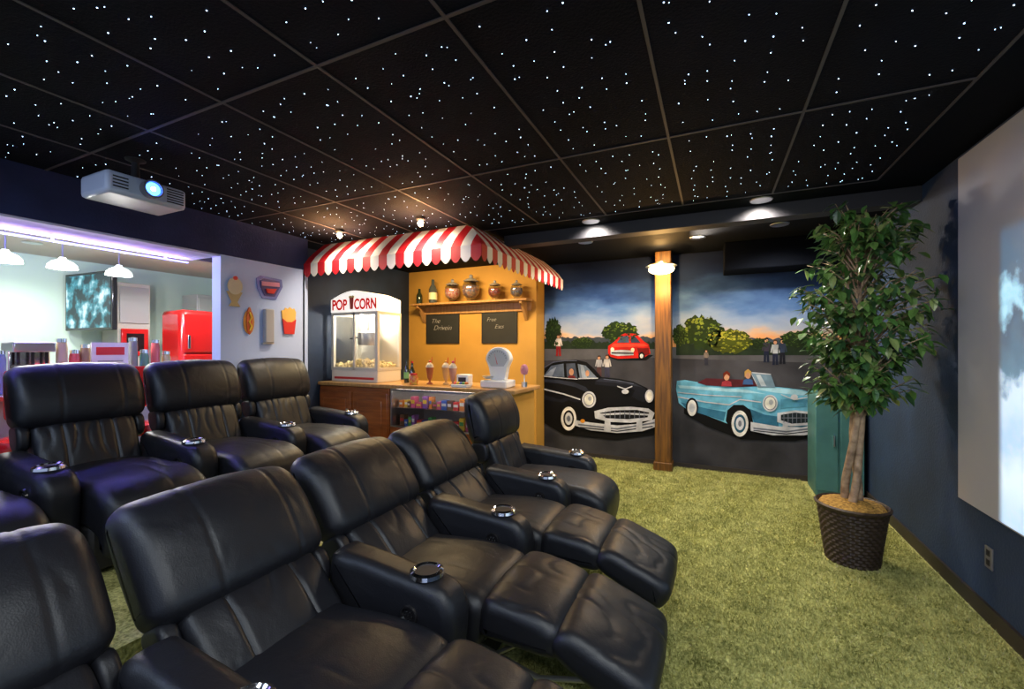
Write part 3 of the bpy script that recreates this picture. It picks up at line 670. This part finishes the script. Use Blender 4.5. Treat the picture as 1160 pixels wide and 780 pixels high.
# tan wall: shelf, boards
sh=thing('wall_shelf','long wooden wall shelf on scrolled brackets','shelf',(-3.08,5.298,2.05))
M().box(-.92,.92,-.22,0,.0,.03,CT).obj('board',sh,bevel=.006)
M().box(-.90,.90,-.03,0,-.12,0,CT).obj('rail',sh,bevel=.006)
for x in (-.82,.82):
    pr=[(0,0),(-.20,0),(-.20,-.03),(-.13,-.06),(-.09,-.12),(-.05,-.20),(0,-.25)]
    vs=[(x-.02,a,b) for a,b in pr]+[(x+.02,a,b) for a,b in pr]; L=len(pr)
    d=M(); d.add(vs,[tuple(range(L)),tuple(range(2*L-1,L-1,-1))]+[(i,L+i,L+(i+1)%L,(i+1)%L) for i in range(L)],CT); d.obj('bracket',sh,bevel=.004)
SZ=2.081; SY=5.16
lobj('bottle','small dark bottle on the wall shelf','bottle',(-3.9,SY,SZ),[('body',[(0,0),(.04,0),(.045,.02),(.045,.12),(.02,.17),(.018,.22),(0,.22)],GB)])
lobj('bottle','tall dark glass bottle with pale label on the wall shelf','bottle',(-3.66,SY,SZ),[('body',[(0,0),(.055,0),(.06,.02),(.06,.2),(.025,.27),(.022,.34),(0,.34)],mat('pale_glass',(.06,.07,.07),.1,coat=.5)),('label',[(.061,.05),(.061,.15)],LAB)])
JG=glass('jar_glass',(.86,.88,.88),.22)
def jar(x,s_,cc,lb):
    lobj('candy_jar',lb,'jar',(x,SY,SZ),[('bowl',[(0,0),(.07*s_,0),(.05*s_,.02*s_),(.06*s_,.04*s_),(.105*s_,.09*s_),(.115*s_,.15*s_),(.105*s_,.22*s_),(.085*s_,.25*s_)],JG),('candy',[(0,.045*s_),(.055*s_,.05*s_),(.102*s_,.095*s_),(.112*s_,.145*s_),(.104*s_,.195*s_),(0,.205*s_)],cc),('lid',[(.09*s_,.25*s_),(.10*s_,.26*s_),(.06*s_,.285*s_),(.02*s_,.30*s_),(.025*s_,.33*s_),(0,.345*s_)],mat('jar_lid',(.35,.36,.38),.15,.3))])
jar(-3.33,.95,mat('jar_pink',(.48,.05,.06),.3,col2=(.62,.50,.44),vscale=34),'glass jar of red candy with domed lid on wall shelf')
jar(-3.03,1.08,mat('jar_mixed',(.40,.20,.12),.3,col2=(.10,.12,.20),vscale=30),'large glass jar of mixed candy on the wall shelf')
jar(-2.66,.78,mat('jar_red',(.38,.04,.03),.3,col2=(.16,.08,.06),vscale=36),'small glass jar of dark red candy on the wall shelf')
jar(-2.34,.72,mat('jar_gum',(.30,.20,.10),.3,col2=(.06,.12,.28),vscale=36),'small glass jar of gumballs on the wall shelf')
CHK=mat('chalkboard',(.012,.014,.014),.7,var=.3,vscale=6); CHA=mat('chalk',(.42,.42,.42),.8,var=.5,vscale=60)
for x0,x1,tx in ((-3.87,-3.30,('The','Drivein')),(-2.93,-2.39,('Free','Eats'))):
    cb=thing('chalkboard','black chalkboard with white handwriting on the tan wall','chalkboard',((x0+x1)/2,5.297,1.72)); w=(x1-x0)/2
    M().box(-w,w,-.012,0,-.21,.21,CHK).obj('board',cb)
    d=M(); d.box(-w,w,-.018,0,.20,.215,BLACK).box(-w,w,-.018,0,-.215,-.20,BLACK).box(-w,-w+.014,-.018,0,-.2,.2,BLACK).box(w-.014,w,-.018,0,-.2,.2,BLACK); d.obj('frame',cb)
    k_=1.0 if x0<-3.5 else .8
    text(cb,tx[0],.095*k_,(-.12,-.014,.11),CHA,off=-.016,shear=.35,sx=1.05); text(cb,tx[1],.10*k_,(-.0,-.014,.01),CHA,off=-.016,shear=.35,sx=1.05)
# stand light
ul=thing('strip_light','slim warm light bar mounted on the ceiling inside the stand','light',(-3.0,4.2,CE-.03))
M().box(-.5,.5,-.04,.04,-.02,.029,mat('strip_glow',(1,.8,.5),.5,es=6,ecol=(1,.72,.4))).obj('diffuser',ul)
l=area((-3.0,4.2,CE-.07),(R(20),0,0),56,(1,.68,.30),1.0,.1); l.parent=ul; l.location=(0,0,-.04)
# ------------------------------------------------------------------ projector
pj=thing('projector','white ceiling mounted projector with glowing blue lens','projector',(-3.15,1.40,2.37))
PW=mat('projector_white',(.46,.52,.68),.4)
M().box(-.15,.15,-.20,.20,-.065,.06,PW).obj('body',pj,bevel=.022)
d=M()
for k in range(6): d.box(.148,.153,.09,.18,-.04+.015*k,-.033+.015*k,BLACK)
d.obj('vent',pj); d=M()
for k in range(4): d.box(.148,.153,-.17,-.10,-.03+.018*k,-.023+.018*k,BLACK)
d.obj('vent',pj)
ln=M(); ln.lathe([(.047,.14),(.052,.165),(.052,.20),(.042,.205),(.038,.19)],(0,.0,.0),mat('lens_ring',(.1,.1,.12),.3),28,'x'); lo=ln.obj('lens',pj)
M().lathe([(0,.192),(.037,.192)],(0,0,0),mat('lens_glow',(.2,.45,1),.2,es=3,ecol=(.12,.4,1)),24,'x').lathe([(0,.194),(.012,.194)],(0,0,0),mat('lens_core',(.8,.9,1),.2,es=20),16,'x').obj('lens_glass',lo)
M().lathe([(.03,.055),(.022,.07),(.018,.185),(.05,.20),(.05,.209),(0,.209)],(0,0,0),BLACK,20).obj('ceiling_mount',pj)
# ------------------------------------------------------------------ screen
def screen_mat():
    m=bpy.data.materials.new('projected_image'); m.use_nodes=True; nt=m.node_tree; b=nt.nodes['Principled BSDF']; b.inputs['Roughness'].default_value=.8
    b.inputs['Base Color'].default_value=(.40,.40,.42,1)
    tc=nt.nodes.new('ShaderNodeTexCoord'); sp=nt.nodes.new('ShaderNodeSeparateXYZ'); nt.links.new(tc.outputs['Object'],sp.inputs[0])
    n=nt.nodes.new('ShaderNodeTexNoise'); n.inputs['Scale'].default_value=5; n.inputs['Detail'].default_value=12; n.inputs['Roughness'].default_value=.6; nt.links.new(tc.outputs['Object'],n.inputs['Vector'])
    mr=nt.nodes.new('ShaderNodeMapRange'); mr.inputs['From Min'].default_value=.55; mr.inputs['From Max'].default_value=2.1; nt.links.new(sp.outputs['Z'],mr.inputs[0])
    ma=nt.nodes.new('ShaderNodeMath'); ma.operation='MULTIPLY_ADD'; ma.inputs[1].default_value=.4; nt.links.new(n.outputs['Fac'],ma.inputs[0]); nt.links.new(mr.outputs[0],ma.inputs[2])
    sb=nt.nodes.new('ShaderNodeMath'); sb.operation='SUBTRACT'; sb.inputs[1].default_value=.2; nt.links.new(ma.outputs[0],sb.inputs[0])
    r=nt.nodes.new('ShaderNodeValToRGB'); e=r.color_ramp.elements; e[0].color=(.38,.62,.88,1); e[1].position=1; e[1].color=(.0,.05,.11,1)
    for p_,c_ in [(.2,(.72,.88,1)),(.3,(.40,.62,.90)),(.44,(.64,.82,1)),(.50,(.03,.16,.26)),(.66,(.0,.05,.11)),(.72,(.40,.80,1)),(.79,(.0,.08,.16))]:
        q=e.new(p_); q.color=(*c_,1)
    nt.links.new(sb.outputs[0],r.inputs['Fac']); nt.links.new(r.outputs['Color'],b.inputs['Emission Color'])
    fy=nt.nodes.new('ShaderNodeMapRange'); fy.interpolation_type='SMOOTHSTEP'; fy.inputs['From Min'].default_value=1.40; fy.inputs['From Max'].default_value=1.34; fy.inputs['To Min'].default_value=0; fy.inputs['To Max'].default_value=1.0; nt.links.new(sp.outputs['Y'],fy.inputs[0])
    fz=nt.nodes.new('ShaderNodeMapRange'); fz.interpolation_type='SMOOTHSTEP'; fz.inputs['From Min'].default_value=2.06; fz.inputs['From Max'].default_value=2.0; nt.links.new(sp.outputs['Z'],fz.inputs[0])
    mu=nt.nodes.new('ShaderNodeMath'); mu.operation='MULTIPLY'; nt.links.new(fy.outputs[0],mu.inputs[0]); nt.links.new(fz.outputs[0],mu.inputs[1]); nt.links.new(mu.outputs[0],b.inputs['Emission Strength'])
    return m
ps=thing('projection_screen','large pale projection screen showing a bright blue and white scene','projection screen',(1.30,1.6,0))
FABR=mat('screen_fabric',(.40,.40,.42),.85)
M().box(-.008,.012,-1.9,1.786,.577,2.545,FABR).obj('screen_fabric',ps,smooth=False)
d=M(); d.add([(-.010,-1.4,.585),(-.010,1.45,.585),(-.010,1.45,2.12),(-.010,-1.4,2.12)],[(0,1,2,3)],screen_mat())
d.obj('projected_image',ps,label='bright blue and white projected picture',smooth=False)
# outlet
ou=thing('wall_outlet','small grey wall outlet plate low on the dark wall','outlet',(XR,3.13,.34))
M().box(-.008,0,-.035,.035,-.057,.057,mat('plate_grey',(.13,.13,.14),.4)).obj('plate',ou,bevel=.003)
d=M(); d.box(-.010,-.006,-.015,.015,.01,.04,BLACK).obj('socket',ou); d=M(); d.box(-.010,-.006,-.015,.015,-.04,-.01,BLACK); d.obj('socket',ou)
# teal locker
tl=thing('metal_cabinet','muted teal low metal cabinet standing in the corner','cabinet',(1.09,5.28,0))
TE=mat('teal_metal',(.065,.20,.19),.45,var=.2)
M().box(-.19,.19,-.2,.2,0,1.0,TE).obj('body',tl,bevel=.015)
for x in (-.1,.1):
    dd=M(); dd.box(x-.09,x+.09,-.215,-.2,.06,.95,TE); dd=dd.obj('door',tl,bevel=.004)
    M().box(x+.05,x+.06,-.235,-.214,.5,.6,STEEL).obj('handle',dd)
# ------------------------------------------------------------------ tree
tr=thing('potted_tree','tall artificial ficus tree in a dark woven wicker basket','tree',(.85,3.64,0))
WK=mat('dark_wicker',(.045,.028,.018),.55,var=.5,vscale=40)
BS=.85
pr=[(.165*BS,0.001)]; 
for i in range(18):
    z=.0205*i+.004; pr.append(((.168+.06*z/.39)*BS,z)); pr.append(((.178+.06*z/.39)*BS,z+.010))
pr+= [(.245*BS,.372),(.25*BS,.386),(.235*BS,.395),(.222*BS,.385),(.215*BS,.35)]
def wob(a,z): return .005*math.sin(24*a+ (math.pi if int(z/.0205)%2 else 0)) if z<.365 else 0
M().lathe(pr,(0,0,0),WK,120,wob=wob).obj('basket',tr)
so=M(); so.lathe([(.225*BS,.365),(.2*BS,.395),(.1*BS,.415),(0,.42)],(0,0,0),mat('straw',(.52,.30,.06),.9,col2=(.20,.11,.02),vscale=60,bump=1,bscale=80),wob=lambda a,z:.004*math.sin(13*a)).obj('moss',tr)
BK=mat('bark',(.46,.33,.21),.8,col2=(.20,.13,.08),vscale=18,bump=.6,bscale=50)
d=M()
for s_ in range(3):
    pts=[];rd=[]
    for i in range(22):
        f=i/21; a=s_*2.094+f*3.6; rr=.035+.012*math.sin(f*6+s_); z=.33+f*.97
        pts.append((rr*math.cos(a)*(1-.2*f)+.04*f,rr*math.sin(a)*(1-.2*f)-.02*f,z)); rd.append(.026-.008*f)
    d.tube(pts,rd,BK,10)
d.obj('trunk',tr)
random.seed(11)
LF=[mat('leaf_a',(.065,.17,.035),.3,spec=.7),mat('leaf_b',(.12,.24,.055),.3,spec=.7),mat('leaf_c',(.030,.085,.028),.3,spec=.7),mat('leaf_d',(.24,.32,.10),.35,spec=.7)]
br=M(); lf=M()
def leaf(p,dr,up,L,m_):
    dr=dr.normalized(); sd=dr.cross(up)
    if sd.length<.1: sd=dr.cross(Vector((1,.2,0)))
    sd.normalize(); n_=sd.cross(dr).normalized(); w=L*.24
    P=[p,p+dr*L*.3+sd*w+n_*w*.3,p+dr*L*.62+sd*w*.85+n_*w*.1,p+dr*L-n_*L*.10,p+dr*L*.62-sd*w*.85+n_*w*.1,p+dr*L*.3-sd*w+n_*w*.3,p+dr*L*.3,p+dr*L*.62-n_*L*.02]
    lf.add(P,[(0,1,6),(1,2,7,6),(2,3,7),(3,4,7),(4,5,6,7),(5,0,6)],m_)
for i in range(180):
    f=random.random()**.75; z=.97+f*1.42
    prof=.20+.19*math.sin(math.pi*min(1,(f*.72+.06)))
    if f>.90: prof*=1-(f-.90)*2.4
    if f<.15: prof*=.5+f*3.3
    a=random.uniform(0,6.283); rr=prof*(random.random()**.4)
    tip=Vector((.06+rr*math.cos(a),-.02+rr*math.sin(a),z))
    if tip.x>.43: tip.x=.43
    base=Vector((.03,-.02,max(.95,z-.22-random.random()*.15)))
    mid=base.lerp(tip,.5)+Vector((0,0,.06))
    br.tube([base,mid,tip],[.007,.005,.002],BK,5)
    for j in range(13):
        t_=.35+.65*j/12; p=base.lerp(mid,t_*2) if t_<.5 else mid.lerp(tip,t_*2-1)
        p=p+Vector([random.uniform(-.03,.03) for _ in range(3)])
        out=Vector((math.cos(a),math.sin(a),0))
        dr=(out*random.uniform(.1,1)+Vector((random.uniform(-.8,.8),random.uniform(-.8,.8),random.uniform(-1.0,.15))))
        q=p+dr.normalized()*.1
        if q.x>.45: continue
        leaf(p,dr,Vector((0,0,1)),random.uniform(.07,.11),random.choices(LF,[4,4,3,2])[0])
br.obj('branches',tr); lf.obj('foliage',tr,smooth=False)
# ------------------------------------------------------------------ signs on the white wall
def plaque(name,label,cat,y,z,layers):
    t=thing(name,label,cat,(XL,y,z))
    for i,(nm,pts,m_) in enumerate(layers):
        d=M(); L=len(pts); x0,x1=.004+.006*i,.012+.008*i
        vs=[(x0,a,b) for a,b in pts]+[(x1,a,b) for a,b in pts]
        d.add(vs,[tuple(range(L))[::-1],tuple(range(L,2*L))]+[(i_,(i_+1)%L,L+(i_+1)%L,L+i_) for i_ in range(L)],m_); d.obj(nm,t,smooth=False)
    return t
def cir(y,z,a,b,n=20): return [(y+a*math.cos(6.2832*k/n),z+b*math.sin(6.2832*k/n)) for k in range(n)]
RP=mat('red_plaque',(.60,.02,.02),.4)
plaque('wall_plaque','gold and white sundae shaped wall decoration on the white wall','wall decoration',2.43,1.94,[('cup',[(-.05,-.13),(.05,-.13),(.025,-.09),(.07,.0),(-.07,.0),(-.025,-.09)],mat('gold_paint',(.45,.36,.18),.4)),('scoop',cir(0,.05,.065,.075),mat('cream_paint',(.6,.55,.4),.5)),('cherry',cir(0,.12,.018,.018),RP)])
plaque('wall_sign','blue and pink pentagon diner style sign on the white wall','sign',2.76,2.02,[('border',[(-.13,.07),(-.09,.10),(.13,.09),(.14,.02),(.07,-.11),(-.07,-.11),(-.12,-.02)],mat('sign_blue',(.10,.14,.42),.3,es=.1)),('panel',[(-.10,.05),(-.07,.075),(.10,.068),(.11,.02),(.05,-.085),(-.05,-.085),(-.09,-.01)],mat('sign_dark',(.04,.04,.20),.4)),('stripe',[(-.085,.005),(-.085,.045),(.095,.055),(.095,.015)],mat('sign_pink',(.75,.30,.45),.4)),('arrow',[(-.05,-.02),(.06,-.01),(.03,-.06),(-.03,-.06)],RP)])
plaque('wall_plaque','orange hot dog shaped wall decoration on the white wall','wall decoration',2.56,1.68,[('bun',cir(0,0,.05,.11),mat('bun',(.60,.25,.05),.5)),('sausage',cir(.0,.01,.025,.125),mat('sausage',(.5,.07,.02),.3)),('mustard',[(-.008,-.08),(.012,-.04),(-.010,0),(.012,.04),(-.008,.09),(.004,.09),(.02,.04),(.0,0),(.02,-.04),(.004,-.08)],mat('mustard',(.8,.6,.05),.4))])
plaque('wall_plaque','red and orange french fries shaped wall decoration on the white wall','wall decoration',2.97,1.70,[('fries',[(-.07,.0),(-.08,.11),(-.05,.12),(-.04,.14),(-.01,.13),(.01,.15),(.04,.13),(.06,.14),(.08,.10),(.07,0)],mat('fries',(.75,.45,.1),.5)),('carton',[(-.055,-.12),(.055,-.12),(.075,.03),(.03,.0),(-.03,.0),(-.075,.03)],RP)])
wc=thing('wall_sconce','slim grey rectangular wall light fixture on the white wall','wall light',(XL,2.74,1.65)); M().box(.0,.05,-.045,.045,-.16,.16,mat('sconce_grey',(.35,.36,.4),.4)).obj('cover',wc,bevel=.01); M().box(.0,.03,-.055,.055,-.17,-.155,STEEL).obj('bracket',wc)
# ------------------------------------------------------------------ LED cove
LEDM=mat('led_blue',(.3,.3,1),.5,es=2.5,ecol=(.35,.35,1))
le=thing('led_strip','glowing blue violet led strip under the bulkhead','led strip',(-4.26,.4,2.205))
M().box(-.012,.012,-1.9,1.88,-.006,.006,LEDM).obj('led_tape',le,smooth=False)
d=M()
for k in range(6): d.box(-.004,.004,-1.8+k*.7,-1.79+k*.7,.006,.031,STEEL)
d.obj('hanger',le,smooth=False)
l=area((0,0,0),(0,R(180-40),0),60,(.20,.24,1),.03,3.7); l.parent=le; l.location=(.015,0,.010)
l=area((0,0,0),(0,R(180+40),0),45,(.42,.20,1),.03,3.7); l.parent=le; l.location=(-.03,0,.010)
# ------------------------------------------------------------------ kitchen
tv=thing('television','wall mounted flat television showing a bright bluish picture','television',(-6.45,2.42,1.97),rotz=R(4))
M().box(-.46,.46,0,.05,-.33,.33,GLOSSB).obj('frame',tv,bevel=.008)
def tvm():
    m=bpy.data.materials.new('tv_picture'); m.use_nodes=True; nt=m.node_tree; b=nt.nodes['Principled BSDF']; b.inputs['Base Color'].default_value=(.01,.01,.01,1)
    tc=nt.nodes.new('ShaderNodeTexCoord'); n=nt.nodes.new('ShaderNodeTexNoise'); n.inputs['Scale'].default_value=6; n.inputs['Detail'].default_value=5; nt.links.new(tc.outputs['Object'],n.inputs['Vector'])
    r=nt.nodes.new('ShaderNodeValToRGB'); e=r.color_ramp.elements; e[0].position=.44; e[0].color=(.005,.03,.04,1); e[1].position=.66; e[1].color=(.7,.95,1,1); q=e.new(.54); q.color=(.05,.30,.38,1)
    nt.links.new(n.outputs['Fac'],r.inputs[0]); nt.links.new(r.outputs[0],b.inputs['Emission Color']); b.inputs['Emission Strength'].default_value=1.2; return m
M().box(-.43,.43,-.004,-.001,-.30,.30,tvm()).obj('display',tv,smooth=False)
M().tube([(0,.05,0),(-.2,.2,0),(-.5,.15,0)],.02,BLACK).obj('wall_bracket',tv)
SHG=mat('pendant_glass',(.9,.95,.9),.3,es=3.5,ecol=(.95,1,.95))
for (x,y,e) in ((-5.2,1.44,38),(-5.2,1.78,38),(-5.2,2.18,38)):
    t=thing('pendant_lamp','white glass dome pendant lamp hanging on a thin rod','pendant lamp',(x,y,2.14),group='pendant lamps over the bar')
    M().lathe([(.10,0),(.095,.03),(.07,.06),(.03,.08),(.02,.10),(0,.10)],(0,0,0),SHG).obj('lamp_shade',t)
    M().tube([(0,0,.09),(0,0,.355)],.006,STEEL,8).obj('rod',t)
    M().lathe([(.05,.34),(.05,.358),(0,.358)],(0,0,0),STEEL).obj('canopy',t)
    point(t,(0,0,-.03),e,(1,.97,.9),.04)
can(-5.6,3.2,2.498,90,(1,.95,.88),150,'kitchen recessed lights'); can(-6.2,1.9,2.498,80,(1,.95,.88),150,'kitchen recessed lights')
rf=thing('refrigerator','glossy red retro refrigerator with rounded top and chrome handle','refrigerator',(-6.18,3.36,0))
M().box(-.26,.20,-.24,.24,.05,1.92,RED).obj('body',rf,bevel=.06)
dd=M().box(.20,.235,-.23,.23,1.38,1.88,RED).obj('freezer_door',rf,bevel=.03); M().box(.245,.265,-.19,-.16,1.43,1.60,CHROME).obj('handle',dd,bevel=.005)
dd=M().box(.20,.235,-.23,.23,.1,1.36,RED).obj('door',rf,bevel=.03); M().box(.245,.265,-.19,-.16,1.0,1.28,CHROME).obj('handle',dd,bevel=.005)
M().box(-.16,.16,-.16,.16,0,.06,BLACK).obj('foot',rf)
kf=thing('wall_oven_cabinet','tall stainless kitchen cabinet with steel upper panel and red oven','cabinet',(-6.72,2.94,0))
KST=mat('grey_steel',(.48,.49,.50),.4,.4)
M().box(-.26,.12,-.19,.15,0,2.25,mat('pale_cabinet',(.50,.48,.44),.5)).obj('body',kf,bevel=.006)
M().box(.12,.135,-.17,.13,1.75,2.2,KST).obj('upper_door',kf,bevel=.004); M().box(.12,.135,-.17,.13,.1,1.28,KST).obj('lower_door',kf,bevel=.004)
mw=M().box(.12,.15,-.16,.12,1.34,1.68,RED).obj('oven_door',kf,bevel=.01,label='red oven door with window'); M().box(.15,.154,-.11,.07,1.40,1.62,GLOSSB).obj('window_pane',mw)
kg=thing('refrigerator','tall stainless steel refrigerator against the kitchen wall','refrigerator',(-6.74,3.98,0))
M().box(-.25,.12,-.32,.32,.03,2.2,KST).obj('body',kg,bevel=.01)
for y in (-.16,.16):
    dd=M().box(.12,.15,y-.15,y+.15,.1,2.15,KST).obj('door',kg,bevel=.006); M().box(.16,.18,(.02 if y>0 else -.04),(.04 if y>0 else -.02),1.0,1.8,CHROME).obj('handle',dd)
wcb=thing('wall_cabinet','pale kitchen wall cabinet with steel double doors','cabinet',(-6.84,1.2,1.55))
M().box(-.15,.12,-.6,.6,0,.6,mat('pale_cabinet',(.42,.40,.36),.5)).obj('body',wcb,bevel=.006)
for y in (-.3,.3): M().box(.12,.135,y-.28,y+.28,.02,.58,KST).obj('door',wcb,bevel=.004)
bar=thing('bar_counter','white diner style bar counter with chrome edge','bar counter',(-5.1,1.35,0))
M().box(-.25,.20,-1.4,1.15,0,1.04,mat('bar_front',(.4,.4,.42),.4)).obj('body',bar); M().box(-.3,.3,-1.45,1.2,1.04,1.09,STEEL).obj('top',bar,bevel=.01)
def stool(y,x=-4.45):
    t=thing('bar_stool','chrome bar stool with red vinyl seat and back','bar stool',(x,y,0),group='red diner bar stools')
    M().lathe([(.2,0),(.2,.02),(.04,.05),(.03,.07),(.03,.72),(0,.72)],(0,0,0),CHROME).obj('pedestal',t)
    M().lathe([(.0,.72),(.18,.72),(.19,.76),(.18,.80),(.1,.82),(0,.82)],(0,0,0),RED).obj('seat',t)
    for yy in (-.1,.1): M().tube([(.12,yy,.74),(.2,yy,.95),(.2,yy,1.1)],.012,CHROME).obj('back_support',t)
    pad(M(),[(.18,.98),(.23,.98),(.24,1.13),(.22,1.28),(.18,1.27),(.17,1.1)],-.18,.18,.02,RED,K=12,N=24).obj('backrest',t)
stool(.85);stool(1.35); stool(1.95)
pg=thing('sign_board','white paper menu sheet with red heading in a stand','sign',(-4.90,1.99,1.091))
M().box(-.01,.01,-.13,.13,0,.40,WHITE).obj('sheet',pg); M().box(.01,.012,-.10,.10,.29,.36,RP).obj('heading',pg)
d=M()
for k in range(6): d.box(.01,.012,-.09,.09,.04+.038*k,.05+.038*k,mat('print_grey',(.3,.3,.3),.6))
d.obj('print_lines',pg)
ap=thing('soda_fountain','chrome countertop drink machine with taps','drink machine',(-5.0,1.52,1.091))
M().box(-.15,.12,-.12,.12,0,.05,STEEL).box(-.15,0,-.12,.12,.05,.34,CHROME).box(-.15,.10,-.12,.12,.32,.40,STEEL).obj('body',ap,bevel=.01)
for y in (-.08,0,.08): M().tube([(.05,y,.32),(.05,y,.22)],.01,BLACK).obj('tap',ap)
for y,c_,sc in ((1.0,(.3,.25,.1),1.7),(1.09,(.5,.1,.1),2.3),(1.18,(.4,.2,.1),1.6),(1.26,(.6,.1,.1),2.4),(1.34,(.2,.3,.5),1.9),(1.69,(.6,.5,.3),2.5),(1.77,(.7,.1,.1),1.9),(1.84,(.3,.2,.1),2.2),(2.18,(.2,.2,.2),2.6),(2.27,(.1,.25,.15),1.9),(2.36,(.6,.1,.1),2.5),(2.45,(.5,.4,.2),1.8)):
    lobj('jar','small filled glass jar standing on the bar','jar',(-4.95,y,1.091),[('body',[(0,0),(.033,0),(.036,.02),(.036,.14*sc),(.03,.16*sc)],mat('jarc%d'%int(y*100),c_,.15,coat=.5)),('lid',[(.032,.16*sc),(.032,.16*sc+.03),(0,.16*sc+.035)],CHROME)],group='jars on the bar')
# ------------------------------------------------------------------ added fill lights, unseen, built as recessed cans over and behind the camera
for x,y,e,cc in ((.75,.35,80,(1,.99,.94)),(.1,.75,72,(1,.99,.96)),(-.3,-.5,76,(.96,.98,1)),(-1.5,-.5,80,(.84,.91,1)),(-2.8,-.4,80,(.60,.72,1)),(.8,-.9,62,(1,.98,.97))):
    can(x,y,CE-.01,e,cc,155,tilt=(R(24),0,0),size=.2)
w=bpy.data.worlds.new('World'); SC.world=w; w.use_nodes=True; w.node_tree.nodes['Background'].inputs[0].default_value=(.55,.68,1,1); w.node_tree.nodes['Background'].inputs[1].default_value=.55
# ------------------------------------------------------------------ camera
cd=bpy.data.cameras.new('camera'); co=bpy.data.objects.new('camera',cd); COL.objects.link(co)
co.location=(0,0,1.45); co.rotation_euler=(R(90),0,R(25)); cd.sensor_width=36; cd.lens=490/1160*36; cd.shift_y=.0026; cd.clip_start=.02
SC.camera=co
SC.view_settings.view_transform='Standard'
